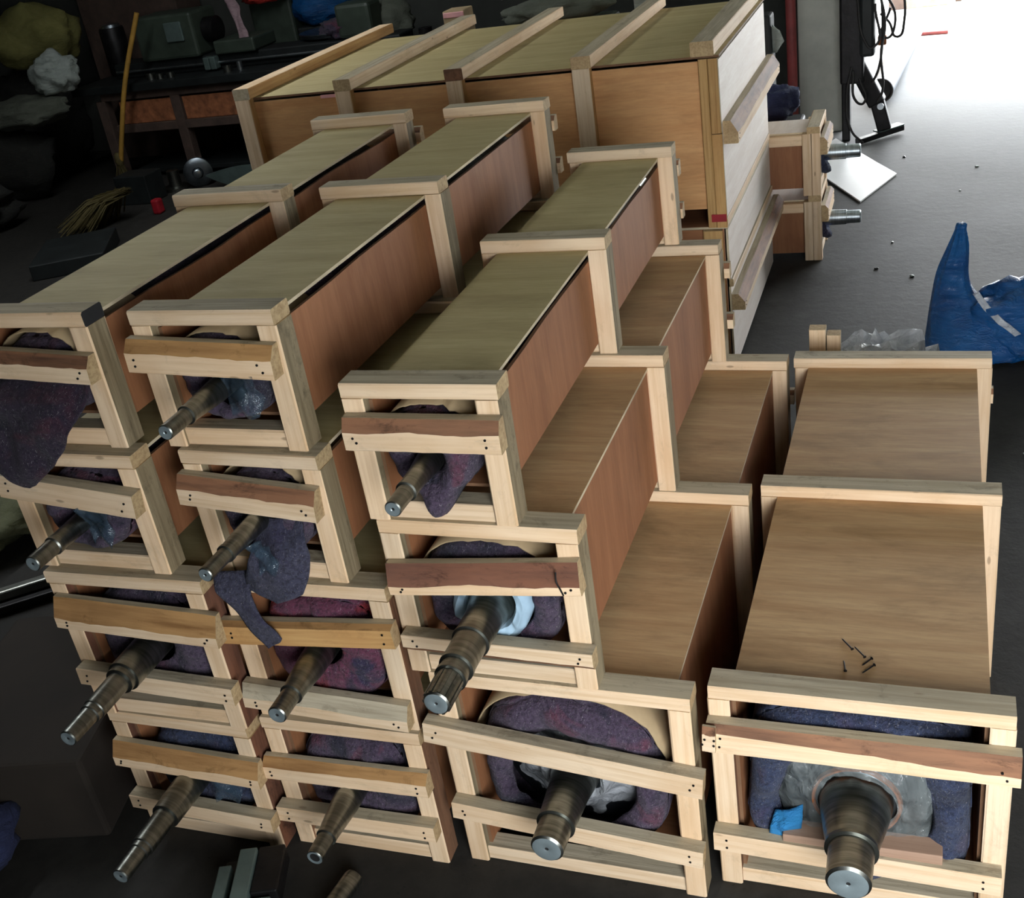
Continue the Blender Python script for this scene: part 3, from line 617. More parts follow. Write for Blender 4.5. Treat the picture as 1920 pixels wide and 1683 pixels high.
film_patch('B4', 0, -1.185, -1.075, 1.535, 1.655, -0.055, 'film_blue', 'bluish clear film beside slim shaft, topmost of second stack', 2.0)
film_patch('A3', 0, -1.70, -1.60, 1.17, 1.29, -0.15, 'film_blue', 'bluish clear film beside shaft, second crate at far left', 4.0)
film_patch('A1', 0, -1.58, -1.48, 0.20, 0.31, -0.155, 'film_blue', 'crumpled clear film beside the lowest shaft at far left', 6.0)
film_patch('B3', 0, -1.17, -1.10, 1.10, 1.20, -0.15, 'film_blue', 'bluish clear film below slim shaft above hanging strip', 7.0)
sheet('blue_rag', [[(0.16, 0.02, 0.30), (0.20, 0.01, 0.315), (0.235, 0.015, 0.33)], [(0.15, -0.01, 0.27), (0.19, -0.02, 0.28), (0.235, -0.01, 0.29)], [(0.145, -0.005, 0.235), (0.185, -0.015, 0.235), (0.23, -0.005, 0.24)]], 'cloth_blue', 'bright blue rag tucked beside the large roller', 'rag', 12, 12, 0.01, 2.0, 0.004)

# loose nails on the large crate's lid
for ni, (ax, ay, bx, by) in enumerate(((0.322, 0.298, 0.353, 0.255), (0.357, 0.268, 0.387, 0.226), (0.334, 0.205, 0.341, 0.162), (0.381, 0.190, 0.405, 0.224), (0.383, 0.159, 0.413, 0.198))):
    L_ = math.hypot(bx - ax, by - ay)
    o = lathe('loose_nail', None, [(-L_ / 2, 0.0003), (-L_ / 2 + 0.006, 0.002), (L_ / 2 - 0.002, 0.002), (L_ / 2 - 0.0015, 0.0045), (L_ / 2, 0.0045)], 'iron', axis='x', n=10)
    o.location = ((ax + bx) / 2, (ay + by) / 2, 0.6905); o.rotation_euler = (0, 0, math.atan2(by - ay, bx - ax))
    tag(o, ('farthest of five loose nails on the largest crate lid', 'second farthest loose nail on the largest crate lid', 'leftmost of the three near loose nails on the largest lid', 'farther of two parallel loose nails on the largest lid', 'nearer of two parallel loose nails on the largest lid')[ni], 'nail', 'loose nails on the lid')

# ------------------------------------------------------------------ the two big crates lying crosswise behind
EX0, EX1, EY0, EY1 = -3.20, -0.47, 3.45, 5.15
e2 = empty('large_crate', ((EX0 + EX1) / 2, (EY0 + EY1) / 2, 0.84)); tag(e2, 'big upper plywood crate with battens across its lid, behind the stacks', 'crate', 'big crosswise crates')
def sub(o_, x0, x1, y0, y1, z0, z1):
    l = o_.location; return (x0 - l.x, x1 - l.x, y0 - l.y, y1 - l.y, z0 - l.z, z1 - l.z)
panel('top_panel', e2, ext=sub(e2, EX0 + 0.04, EX1 + 0.006, EY0 - 0.004, EY1 + 0.02, 1.690, 1.701), mat='ply_olive', axis='x', thick='z', edge='ply_edge_dark')
for i, (x0, x1) in enumerate(((-3.04, -2.55), (-2.45, -1.88), (-1.78, -1.20), (-1.09, -0.56))):
    panel('front_panel', e2, ext=sub(e2, x0 - 0.06, x1 + 0.06, EY0, EY0 + 0.011, 0.935, 1.677), mat='ply_warm', axis='x', thick='y')
panel('end_panel', e2, ext=sub(e2, EX1 - 0.012, EX1, EY0 + 0.005, EY1, 0.885, 1.676), mat='ply_pale', axis='y', thick='x')
panel('back_panel', e2, ext=sub(e2, EX0 + 0.05, EX1 - 0.02, EY1 - 0.012, EY1, 0.885, 1.682), mat='ply_tan', axis='x', thick='y')
panel('end_panel', e2, ext=sub(e2, EX0 + 0.05, EX0 + 0.062, EY0 + 0.02, EY1 - 0.02, 0.885, 1.682), mat='ply_tan', axis='y', thick='x')
panel('bottom_panel', e2, ext=sub(e2, EX0 + 0.05, EX1 - 0.02, EY0 + 0.02, EY1 - 0.02, 0.94, 0.952), mat='ply_side', axis='x', thick='z')
dk = ('pine_dark', 'pine', 'pine_grey')
for i, xc in enumerate((-3.125, -2.490, -1.835, -1.145)):
    mm = (dk, ('pine', 'pine_grey', 'pine_end'), ('pine', 'pine_grey', 'bark'), ('pine', 'pine_grey', 'pine_end'))[i]
    beam('top_batten', e2, *sub(e2, xc - 0.052, xc + 0.052, EY0 - 0.055, EY1 + (0.28, 0.26, 0.16, 0.12)[i], 1.7015, 1.762), 'y', mats=mm, grey='t')
    beam('post', e2, *sub(e2, xc - 0.052, xc + 0.040, EY0 - 0.055, EY0 - 0.001, 0.84, 1.7005), 'z', mats=('pine', 'pine_dark', 'pine_end'), grey='s')
    beam('bottom_runner', e2, *sub(e2, xc - 0.05, xc + 0.05, EY0 + 0.012, EY1 - 0.012, 0.84, 0.935), 'y')
beam('top_batten', e2, *sub(e2, -0.60, -0.485, EY0 - 0.02, EY1 + 0.02, 1.7015, 1.772), 'y', mats=('pine', 'pine_grey', 'pine_end'), grey='t')
beam('post', e2, *sub(e2, -0.565, -0.522, EY0 - 0.022, EY0 - 0.001, 0.84, 1.688), 'z', mats=('pine_dark', 'pine_dark', 'pine_end'))
beam('post', e2, *sub(e2, -0.520, -0.470, EY0 - 0.022, EY0 - 0.001, 1.325, 1.688), 'z', mats=('pine_dark', 'pine_grey', 'pine_end'))
beam('post', e2, *sub(e2, -0.520, -0.466, EY0 - 0.026, EY0 - 0.001, 0.84, 1.322), 'z', mats=('pine_dark', 'pine_grey', 'pine_end'))
def y_rail(parent, x, y0, y1, zc0, zc1, h, t, ct, bark, cb=0.0):
    """rail along y nailed on an end panel whose face looks to +x (front of the rail = +x)"""
    L = y1 - y0
    o = rail('end_rail', parent, -L / 2, L / 2, 0, 0, h, 0, t, ct, 0.5, bark, cb, seed=4)
    l = parent.location
    o.matrix_local = Matrix.Translation((x - l.x, (y0 + y1) / 2 - l.y, (zc0 + zc1) / 2 - l.z)) @ Matrix.Rotation(math.radians(90), 4, 'Z') @ Matrix.Rotation(-math.atan2(zc1 - zc0, L), 4, 'Y')
    return o
y_rail(e2, EX1, EY0 + 0.03, EY1 + 0.07, 1.315, 1.30, 0.115, 0.075, 0.55, 'bark')
beam('bottom_rail', e2, *sub(e2, EX1 - 0.014, EX1 + 0.006, EY0 - 0.02, EY1, 0.845, 0.884), 'y', grey='t')
tag(box('red_tape', e2, *sub(e2, -0.545, -0.468, EY0 - 0.0275, EY0 - 0.0262, 0.872, 0.912), 'red_tape'), 'red tape at the foot of the corner post')
tag(box('pink_tag', e2, *sub(e2, -2.66, -2.545, EY0 - 0.0035, EY0 - 0.0005, 1.664, 1.682), 'pink_tag'), 'pink paper tag')
e1 = empty('large_crate', ((EX0 + EX1) / 2, (EY0 + EY1) / 2, 0.0)); tag(e1, 'big lower plywood crate standing on floor beneath the battened one', 'crate', 'big crosswise crates')
panel('top_panel', e1, ext=sub(e1, EX0 + 0.04, EX1, EY0, EY1, 0.826, 0.838), mat='ply_side', axis='x', thick='z')
panel('front_panel', e1, ext=sub(e1, EX0 + 0.05, EX1 - 0.02, EY0, EY0 + 0.011, 0.06, 0.824), mat='ply_side', axis='x', thick='y')
panel('back_panel', e1, ext=sub(e1, EX0 + 0.05, EX1 - 0.02, EY1 - 0.012, EY1, 0.06, 0.824), mat='ply_side', axis='x', thick='y')
panel('end_panel', e1, ext=sub(e1, EX1 - 0.012, EX1 - 0.002, EY0 + 0.005, EY1, 0.02, 0.50), mat='ply_pale', axis='y', thick='x')
panel('end_board', e1, ext=sub(e1, EX1 - 0.012, EX1, EY0 + 0.002, EY1, 0.545, 0.822), mat='ply_pale', axis='y', thick='x')
panel('end_panel', e1, ext=sub(e1, EX0 + 0.05, EX0 + 0.062, EY0 + 0.02, EY1 - 0.02, 0.02, 0.822), mat='ply_tan', axis='y', thick='x')
beam('end_batten', e1, *sub(e1, EX1 - 0.010, EX1 + 0.012, EY0 + 0.01, EY1, 0.50, 0.543), 'y', grey='t')
y_rail(e1, EX1, EY0 + 0.0, EY1 + 0.12, 0.415, 0.40, 0.090, 0.070, 0.5, 'bark')
for xc in (-3.125, -2.490, -1.835, -1.145, -0.545):
    beam('post', e1, *sub(e1, xc - 0.05, xc + 0.05, EY0 - 0.03, EY0 - 0.001, 0.0, 0.824), 'z', mats=('pine_dark', 'pine_dark', 'pine_end'))
    beam('bottom_runner', e1, *sub(e1, xc - 0.05, xc + 0.05, EY0 + 0.012, EY1 - 0.014, 0.0, 0.06), 'y')

# ------------------------------------------------------------------ two roller crates further back, ends facing the aisle
def side_crate(key, label, z0, z1, shaft_label, felt_label):
    xE = -0.155; root = empty('roller_crate', (xE, 5.43, z0), math.radians(90)); h = z1 - z0; w = 0.46
    crate(key, label, -w / 2, w / 2, z0, z1, (0.0, 0.95, 1.9), 0, top='ply_pale', side='ply_side', root=root, group='roller crates with ends to the aisle', back_rails=False, double_end=True,
          rails=[R(-w / 2, w / 2, h * 0.72, h * 0.70, 0.11, 0.2)])
    beam('edge_board', root, -w / 2 + 0.005, -w / 2 + PW, 0.115, 0.94, h - BH - 0.075, h - BH - 0.012, 'y', grey='u')
    CR[key] = dict(root=root, cx=0, zB=z0, w=w, h=h, y0=0.0, yE=1.98, yaw=0)
    rl = roller(key, shaft_label, [(-0.235, 0.043), (-0.145, 0.044), (-0.143, 0.050), (-0.02, 0.052)], 0.13, z0 + h * 0.49)
    rl.location = (xE, 5.43, z0 + h * 0.49); rl.rotation_euler = (0, 0, math.radians(90))
    f = felt(key, felt_label, 'felt_navy', 0.06, 0.03, 0.03, 20 + z0 * 9, zc=z0 + h * 0.49, a=0.13, b=0.12, ex=2.2, droop=(-math.pi / 2 - 0.2, 0.9, 0.02, -0.07))
    f.location = (xE, 5.43, z0 + h * 0.49); f.rotation_euler = (0, 0, math.radians(90))
side_crate('F2', 'upper of two roller crates whose bright shafts face the aisle', 0.445, 0.89, 'upper bright roller shaft pointing into the aisle', 'dark navy felt under the upper aisle shaft')
side_crate('F1', 'lower of two roller crates whose bright shafts face the aisle', 0.0, 0.445, 'lower bright roller shaft pointing into the aisle', 'dark navy felt under the lower aisle shaft')
for k in ('F1', 'F2'):
    for ch in bpy.data.objects:
        if ch.parent and ch.parent.name.startswith('steel_roller') and ch.name.startswith('shaft') and abs(ch.parent.location.y - 5.43) < 0.01 and not ch.name.startswith('shaft_end'):
            ch.data.materials[0] = M['steel_bright']

# ------------------------------------------------------------------ aisle: pillar, pipe, stand, roll, sheet, bags
pl = tag(box('pillar', None, -0.64, -0.26, 8.6, 8.98, 0, RZ, 'concrete_wall', 0.012), kind='structure')
pl['label'] = 'grey concrete pillar behind the aisle crates'
o = lathe('drain_pipe', None, [(0.0, 0.045), (RZ, 0.045)], 'red_pipe', axis='z', n=20); o.location = (-0.69, 8.55, 0); tag(o, 'dull red vertical pipe beside the concrete pillar', 'pipe')
st = empty('machine_stand', (0.0, 8.3, 0)); tag(st, 'black metal machine stand with hanging hoses beside the pillar', 'stand')
box('column', st, -0.25, -0.05, -0.12, 0.12, 0.50, 2.2, 'iron', 0.02)
box('column', st, -0.24, -0.17, -0.08, 0.08, 0.0, 0.55, 'iron', 0.012)
box('housing', st, -0.09, 0.04, -0.14, 0.14, 0.72, 2.2, 'machine_dark', 0.03)
def bar(name, parent, p0, p1, w, t, mat):
    p0, p1 = Vector(p0), Vector(p1); d = p1 - p0; L = d.length
    o = box(name, parent, -L / 2, L / 2, -w / 2, w / 2, -t / 2, t / 2, mat, min(w, t) * 0.15); o.location = (p0 + p1) / 2; o.rotation_euler = d.to_track_quat('X', 'Z').to_euler(); return o
bar('leg', st, (-0.12, 0, 0.66), (0.06, -0.02, 0.30), 0.12, 0.15, 'iron'); bar('leg', st, (0.05, -0.02, 0.34), (0.12, -0.02, 0.07), 0.10, 0.12, 'iron')
bar('foot', st, (-0.10, -0.22, 0.03), (0.26, 0.10, 0.05), 0.07, 0.045, 'iron'); bar('foot_plate', st, (0.05, -0.05, 0.062), (0.25, 0.11, 0.078), 0.10, 0.012, 'greenish_steel')
o = lathe('hinge_bolt', st, [(-0.08, 0.028), (0.08, 0.028)], 'steel_bright', n=16); o.location = (0.085, -0.02, 0.29)
for pts in ([(0.05, -0.1, 1.5), (0.10, -0.12, 0.95), (0.07, -0.13, 0.62), (0.02, -0.1, 0.50)], [(0.02, -0.15, 1.4), (0.12, -0.16, 1.0), (0.09, -0.16, 0.75), (0.10, -0.12, 0.42), (0.06, -0.1, 0.33)],
            [(0.06, -0.1, 1.30), (0.20, -0.1, 1.00), (0.12, -0.1, 0.86), (0.16, -0.1, 1.10)], [(0.08, -0.05, 1.05), (0.15, -0.08, 0.98), (0.22, -0.1, 0.86), (0.27, -0.1, 0.98), (0.24, -0.05, 1.35)],
            [(-0.15, -0.14, 0.65), (-0.19, -0.16, 0.42), (-0.15, -0.2, 0.12), (-0.05, -0.24, 0.02)], [(-0.14, -0.14, 0.62), (-0.11, -0.16, 0.36), (-0.05, -0.12, 0.34), (-0.09, -0.12, 0.55)],
            [(-0.10, -0.15, 1.2), (-0.04, -0.17, 0.86), (0.02, -0.16, 0.80), (0.04, -0.15, 1.15)]):
    tube('hose', st, pts, 0.011, 'rubber')
box('hook_block', st, 0.06, 0.13, -0.1, -0.04, 0.80, 0.88, 'rust_ring', 0.01)
rr = empty('metal_roll', (0.03, 9.6, 0.118)); rr.rotation_euler = (0, 0, math.radians(-4.2)); tag(rr, 'shiny galvanised roll with black end lying along the wall', 'roll')
lathe('tube', rr, [(0.0, 0.108), (0.008, 0.118), (3.2, 0.118), (3.21, 0.10)], 'roll_steel', n=48, cap0=False)
lathe('end_cap', rr, [(0.03, 0.03), (0.02, 0.09), (-0.004, 0.1), (-0.008, 0.114), (0.0, 0.117)], 'iron', n=40, cap1=False)
lathe('journal', rr, [(-0.10, 0.022), (0.03, 0.024)], 'steel_bright', n=20)
o = lathe('iron_rod', None, [(0, 0.022), (0.36, 0.022)], 'red_pipe', axis='x', n=12); o.location = (0.30, 12.95, 0.022); o.rotation_euler = (0, 0, -0.1); tag(o, 'short rusty rod lying in the sunlit yard', 'rod')
V = [(-0.30, 8.30), (0.256, 7.09), (0.02, 6.41), (-0.536, 7.62)]
V3 = [(x, y, z) for z in (0.004, 0.016) for x, y in V]
tag(mesh('white_board', V3, [(0, 1, 2, 3), (4, 5, 6, 7)] + [(k, (k + 1) % 4, 4 + (k + 1) % 4, 4 + k) for k in range(4)], ['white_board']), 'glossy white board lying flat on the aisle floor', 'board')
lump('blue_bundle', (-0.62, 6.55, 0.62), (0.20, 0.18, 0.13), 'cloth_navy', None, 0.3, 2.0, 3.0)
tag(bpy.data.objects['blue_bundle'], 'dark blue bundle heaped behind the upper aisle crate', 'bundle')
tag(box('bundle_stool', None, -0.85, -0.40, 6.35, 6.75, 0, 0.62, 'machine_dark', 0.02), 'dark block carrying the blue bundle behind aisle crates', 'block')
# rags and grey papers beside pillar
sheet('paper_sheet', [[(-0.66, 7.0, 1.25), (-0.60, 7.0, 1.20)], [(-0.68, 7.05, 1.14), (-0.57, 7.0, 1.12)], [(-0.68, 7.05, 1.03), (-0.63, 7.0, 1.04)]], 'sack_white', 'pale paper sheet tucked beside big crate end', 'paper', 8, 8, 0.01, 1, 0.002)
tag(box('paper_rack', None, -1.15, -0.665, 6.98, 7.2, 0, 1.32, 'machine_dark', 0.02), 'dark cabinet behind the big crate end', 'cabinet')

# blue plastic bag: a tall twisted neck rising from a slumped body
def blue_bag():
    root = empty('plastic_bag', (0.72, 3.62, 0)); tag(root, 'blue plastic bag with a tall twisted neck on the aisle floor', 'bag')
    # rings: z, centre x, centre y, rx, ry
    rg = [(0, 0.06, .1, .26, .24), (.06, .06, .1, .275, .25), (.14, .03, .12, .23, .2), (.22, -.03, .15, .165, .15), (.30, -.075, .17, .105, .10), (.37, -.085, .18, .082, .075), (.45, -.08, .18, .07, .06), (.54, -.06, .18, .055, .05), (.62, -.05, .18, .037, .034), (.665, -.05, .18, .022, .02), (.69, -.045, .18, .03, .026)]
    n = 64; V = []; F = []
    for j, (z, cx, cy, rx, ry) in enumerate(rg):
        for k in range(n):
            th = 2 * math.pi * k / n; am = 0.16 if z > 0.2 else 0.09
            f = 1 + am * mnoise.noise(Vector((math.cos(th) * 2.4, math.sin(th) * 2.4, z * 2.2 + 3))) + 0.10 * abs(math.sin(th * 5 + z * 5 + 2 * mnoise.noise(Vector((math.cos(th), math.sin(th), z * 4))))) * (0.5 + z)
            V.append((cx + rx * f * math.cos(th), cy + ry * f * math.sin(th), z + 0.012 * mnoise.noise(Vector((th * 2, z * 9, 1))) * (1 if j else 0)))
    for j in range(len(rg) - 1):
        for k in range(n): F.append((j * n + k, j * n + (k + 1) % n, (j + 1) * n + (k + 1) % n, (j + 1) * n + k))
    F.append(tuple(range(n))); F.append(tuple((len(rg) - 1) * n + k for k in range(n)))
    b = mesh('body', V, F, ['sack_blue'], root, smooth=True); sb = b.modifiers.new('s', 'SUBSURF'); sb.levels = sb.render_levels = 2
    l = lump('side_fold', (0.30, 0.14, 0.0), (0.28, 0.24, 0.20), 'sack_blue', root, 0.32, 2.2, 5.0, 0.1)
    glare = sheet('tape', [[(0.015, 0.06, 0.345), (0.045, 0.055, 0.36)], [(0.07, -0.02, 0.285), (0.10, -0.025, 0.305)], [(0.14, -0.09, 0.235), (0.17, -0.085, 0.25)], [(0.22, -0.12, 0.18), (0.25, -0.105, 0.19)]], 'film_white', None, None, 6, 18, 0.008, 3, 0.002)  # white strip standing in for a glare streak on the plastic
    glare.parent = root
blue_bag()
def crumple(name, loc, size, mat, label, cat, seed, amp=0.5):
    o = lump(name, loc, size, mat, None, amp, 2.6, seed, 0.15); o.data.polygons.foreach_set('use_smooth', [False] * len(o.data.polygons)); return tag(o, label, cat)
crumple('clear_plastic_bag', (0.33, 2.62, 0.0), (0.24, 0.20, 0.30), 'film_crumple', 'crumpled clear plastic heap behind the largest crate', 'plastic', 2.0)
bk = beam('wood_offcut', None, 0.045, 0.115, 2.30, 2.36, 0.0, 0.745, 'z', grey='sb'); tag(bk, 'upright wood offcut behind far end of the largest crate', 'offcut')
bk = beam('wood_offcut', None, 0.118, 0.175, 2.31, 2.37, 0.0, 0.715, 'z', grey='sb'); tag(bk, 'shorter upright wood offcut beside the plastic heap', 'offcut')
# floor litter in the aisle
for i, (x, y, s, m) in enumerate(((0.20, 5.0, 0.03, 'iron'), (0.28, 5.5, 0.022, 'steel'), (0.42, 4.85, 0.03, 'sack_white'), (0.62, 5.2, 0.02, 'iron'), (0.30, 7.6, 0.03, 'iron'), (0.85, 7.2, 0.03, 'sack_white'), (0.72, 6.6, 0.02, 'sack_white'), (0.95, 2.6, 0.02, 'sack_white'), (0.98, 1.2, 0.025, 'straw'), (1.0, 0.7, 0.02, 'straw'))):
    o = lump('floor_scrap', (x, y, 0), (s * 0.5, s * 0.35, s * 0.2), m, None, 0.5, 2, i * 3.0, 0.2, i * 1.3, 2)
    tag(o, ('dark scrap on floor near the lower aisle crate', 'steel chip on floor just below the white board', 'pale scrap on floor between blue bag and aisle crates', 'dark speck on floor above the blue bag neck', 'dark scrap on floor right of the white board',
        'pale scrap far up the aisle at right edge', 'small pale scrap on mid aisle floor', 'pale scrap on dark floor right of the largest crate', 'straw scrap on floor beside the largest crate middle', 'straw scrap on floor beside the largest crate front')[i], 'scrap', 'litter on the aisle floor')

# ------------------------------------------------------------------ dark workshop at the back left
bn = empty('workbench', (-6.3, 8.9, 0)); tag(bn, 'long dark workbench with rust orange front panels at back left', 'workbench')
def bx_(name, x0, x1, y0, y1, z0, z1, mat, bev=0.006): return box(name, bn, x0 + 6.3, x1 + 6.3, y0 - 8.9, y1 - 8.9, z0, z1, mat, bev)
bx_('bench_top', -8.5, -2.2, 8.42, 9.6, 0.99, 1.07, 'machine_dark'); bx_('upper_beam', -8.2, -2.2, 8.5, 8.58, 0.90, 0.985, 'beam_brown'); bx_('lower_beam', -8.1, -2.2, 8.5, 8.58, 0.54, 0.63, 'beam_brown')
for x0, x1 in ((-8.0, -7.30), (-7.17, -6.36), (-6.24, -5.3), (-5.2, -4.3), (-4.2, -3.3)): bx_('front_panel', x0, x1, 8.53, 8.56, 0.632, 0.875, 'rust_panel')
for x in (-8.22, -7.24, -6.30, -4.25, -2.4): bx_('leg', x - 0.06, x + 0.06, 8.5, 8.62, 0.0, 0.90, 'beam_brown')
for x in (-8.22, -5.0, -2.4): bx_('leg', x - 0.06, x + 0.06, 9.4, 9.52, 0.0, 0.985, 'beam_brown')
bx_('shelf', -8.1, -2.3, 8.64, 9.38, 0.05, 0.10, 'machine_dark')
# lathe on the bench
la = empty('bench_lathe', (-7.2, 9.0, 1.07)); tag(la, 'dark green lathe standing on the workbench', 'lathe')
box('bed', la, -0.95, 2.6, -0.18, 0.18, 0.0, 0.16, 'machine_dark', 0.02); box('headstock', la, -0.50, 0.25, -0.25, 0.25, 0.16, 0.62, 'machine_green', 0.03)
box('carriage', la, 0.45, 0.95, -0.26, 0.22, 0.16, 0.30, 'machine_green', 0.02); box('cover_plate', la, -0.10, 0.12, -0.275, -0.251, 0.34, 0.54, 'greenish_steel', 0.01)
o = lathe('chuck', la, [(0.25, 0.10), (0.26, 0.13), (0.40, 0.13), (0.41, 0.1)], 'iron', axis='x', n=32); o.location = (0, 0, 0.40)
for x in (0.30, 0.38): b = box('jaw', la, x, x + 0.07, -0.30, -0.20, 0.02, 0.15, 'greenish_steel', 0.01)
o = lathe('leadscrew', la, [(-0.9, 0.016), (2.5, 0.016)], 'steel_bright', axis='x', n=12); o.location = (0, -0.22, 0.08)
box('tailstock', la, 1.9, 2.3, -0.16, 0.16, 0.16, 0.50, 'machine_green', 0.04)
o = lathe('tool_tray', None, [(0, 0.30), (0.02, 0.36), (0.06, 0.38), (0.065, 0.375), (0.03, 0.345), (0.02, 0.30)], 'galv', axis='z', n=40); o.location = (-5.55, 9.25, 1.235); tag(o, 'round metal tray glinting on the dark lathe bed', 'tray')
tag(box('brown_cabinet', None, -9.05, -7.70, 9.65, 10.15, 0.0, 2.6, 'beam_brown', 0.01), 'tall brown cabinet panel behind the workbench', 'cabinet')
can = empty('metal_can', (-8.33, 9.2, 1.07)); tag(can, 'dark metal can with shiny side on the workbench', 'can')
lathe('can_body', can, [(0, 0.13), (0.02, 0.14), (0.50, 0.14), (0.52, 0.13)], 'iron', axis='z', n=28); lathe('can_lid', can, [(0.52, 0.11), (0.55, 0.10), (0.56, 0.03)], 'galv', axis='z', n=24)
# small parts standing on the bench
for (x, y, r, h, m, lb) in ((-7.55, 8.62, 0.05, 0.06, 'steel', 'leftmost of three small steel bushes beside the broom handle'), (-7.42, 8.60, 0.04, 0.05, 'steel', 'middle of three small steel bushes beside the broom handle'), (-7.30, 8.63, 0.045, 0.05, 'steel', 'rightmost of three small steel bushes beside the broom handle'),
        (-6.55, 8.60, 0.05, 0.06, 'steel', 'low steel bush on the bench near the big crate corner'), (-6.42, 8.64, 0.03, 0.09, 'steel_bright', 'slim bright steel bush on the bench near the big crate corner'), (-5.0, 8.7, 0.08, 0.16, 'machine_green', 'green metal bush on the bench beyond the first batten'),
        (-4.3, 8.8, 0.07, 0.2, 'iron', 'tall black bush on the bench beyond the second batten'), (-3.6, 8.7, 0.09, 0.12, 'greenish_steel', 'wide grey bush on the bench beyond the third batten')):
    o = lathe('machined_bush', None, [(0, r * 0.5), (0, r), (h, r), (h, r * 0.5), (h * 0.3, r * 0.45)], m, axis='z', n=20, cap0=True); o.location = (x, y, 1.07); tag(o, lb, 'bush', 'machined bushes on the workbench')
# sacks, cloths
tag(lump('yellow_sack', (-9.25, 9.0, 1.28), (0.55, 0.40, 0.36), 'sack_yellow', None, 0.2, 1.6, 1.0, 0.1), 'yellowish sack on top of the sack pile at far left', 'sack')
tag(lump('white_sack', (-8.45, 8.2, 1.10), (0.26, 0.22, 0.21), 'sack_white', None, 0.35, 1.8, 2.0, 0.1), 'whitish plastic sack beside the workbench end', 'sack')
tag(lump('grey_sack', (-8.85, 8.05, 0.80), (0.52, 0.30, 0.16), 'sack_grey', None, 0.35, 1.8, 3.0, 0.1), 'flattened grey sack below the whitish one', 'sack')
tag(lump('dark_heap', (-9.45, 8.05, 0.0), (0.75, 0.40, 0.40), 'sack_dark', None, 0.25, 1.6, 4.0, 0.05), 'large dark heap of sacks at far left', 'heap')
tag(lump('dark_heap', (-9.3, 6.7, 0.0), (0.9, 0.6, 0.30), 'sack_dark', None, 0.3, 1.6, 6.0, 0.05), 'low dark heap in front of the sack pile', 'heap')
tag(lump('dark_heap', (-9.75, 9.25, 0.0), (0.55, 0.42, 0.64), 'sack_dark', None, 0.25, 1.6, 9.0, 0.05), 'tall dark heap carrying the yellowish sack', 'heap')
tag(lump('grey_bundle', (-9.78, 8.1, 0.80), (0.28, 0.26, 0.26), 'sack_grey', None, 0.35, 1.8, 13.0, 0.1), 'greyish cloth bundle at the left picture edge', 'bundle')
tag(lump('blue_sack', (-5.85, 9.45, 1.30), (0.42, 0.25, 0.30), 'sack_blue', None, 0.35, 1.8, 5.0, 0.1), 'blue plastic sack on the workbench', 'sack')
tag(box('sack_stand', None, -6.2, -5.5, 9.62, 10.1, 0.0, 1.30, 'machine_dark', 0.02), 'dark cabinet behind the workbench with blue sack', 'cabinet')
bpy.data.objects['blue_sack'].location = (-5.85, 9.8, 1.30)
sheet('plastic_sleeve', [[(-6.72, 9.0, 1.95), (-6.55, 9.0, 1.93)], [(-6.56, 8.92, 1.70), (-6.44, 8.92, 1.69)], [(-6.48, 8.85, 1.50), (-6.38, 8.85, 1.50)], [(-6.43, 8.80, 1.36), (-6.32, 8.80, 1.36)]], 'cloth_pink', 'pinkish plastic sleeve hanging above the lathe', 'sleeve', 8, 16, 0.03, 4, 0.01)
tag(lump('red_cloth', (-6.45, 9.5, 1.62), (0.24, 0.15, 0.12), 'cloth_red', None, 0.35, 2, 2.0, 0.1), 'red cloth on the machine behind the lathe', 'cloth')
tag(box('machine_block', None, -6.75, -6.22, 9.62, 10.1, 0.0, 1.62, 'machine_green', 0.03), 'green machine block carrying a red cloth', 'machine')
tag(lump('rag_pile', (-5.35, 9.0, 1.23), (0.20, 0.15, 0.10), 'cloth_pink', None, 0.4, 2, 7.0, 0.1), 'purplish rag pile on the lathe bed', 'rags')
bpy.data.objects['rag_pile'].data.materials[0] = M['felt_purple']
tag(lump('grey_sack', (-4.9, 9.3, 1.07), (0.26, 0.2, 0.24), 'sack_grey', None, 0.3, 2, 11.0, 0.1), 'small grey sack on the workbench behind the battens', 'sack')
cb = tag(box('cardboard_box', None, -3.03, -2.85, 6.25, 6.45, 1.30, 1.70, 'carton_pale', 0.01), 'small pale cardboard box just beyond the big crate', 'box')
tag(box('box_lid', cb, -0.085, 0.085, -0.105, 0.105, 0.15, 0.19, 'pink_tag', 0.005), 'pinkish lid')
tag(box('dark_cabinet', None, -3.9, -1.7, 6.0, 6.8, 0.0, 1.30, 'machine_dark', 0.02), 'dark low cabinet behind the big crosswise crates', 'cabinet')
tag(box('machine_block', None, -2.6, -1.75, 6.1, 6.7, 1.30, 1.52, 'machine_green', 0.03), 'dark green machine block behind the big crate lid', 'machine')
tag(lump('pale_tarp', (-2.15, 6.35, 1.52), (0.42, 0.2, 0.10), 'sack_grey', None, 0.2, 2, 21.0, 0.1), 'pale rolled tarp on the green machine block', 'tarp')
tag(box('standing_board', None, -1.62, -1.42, 6.6, 6.66, 0.0, 1.75, 'sack_white', 0.005), 'narrow whitish board standing behind the big crate lid', 'board')
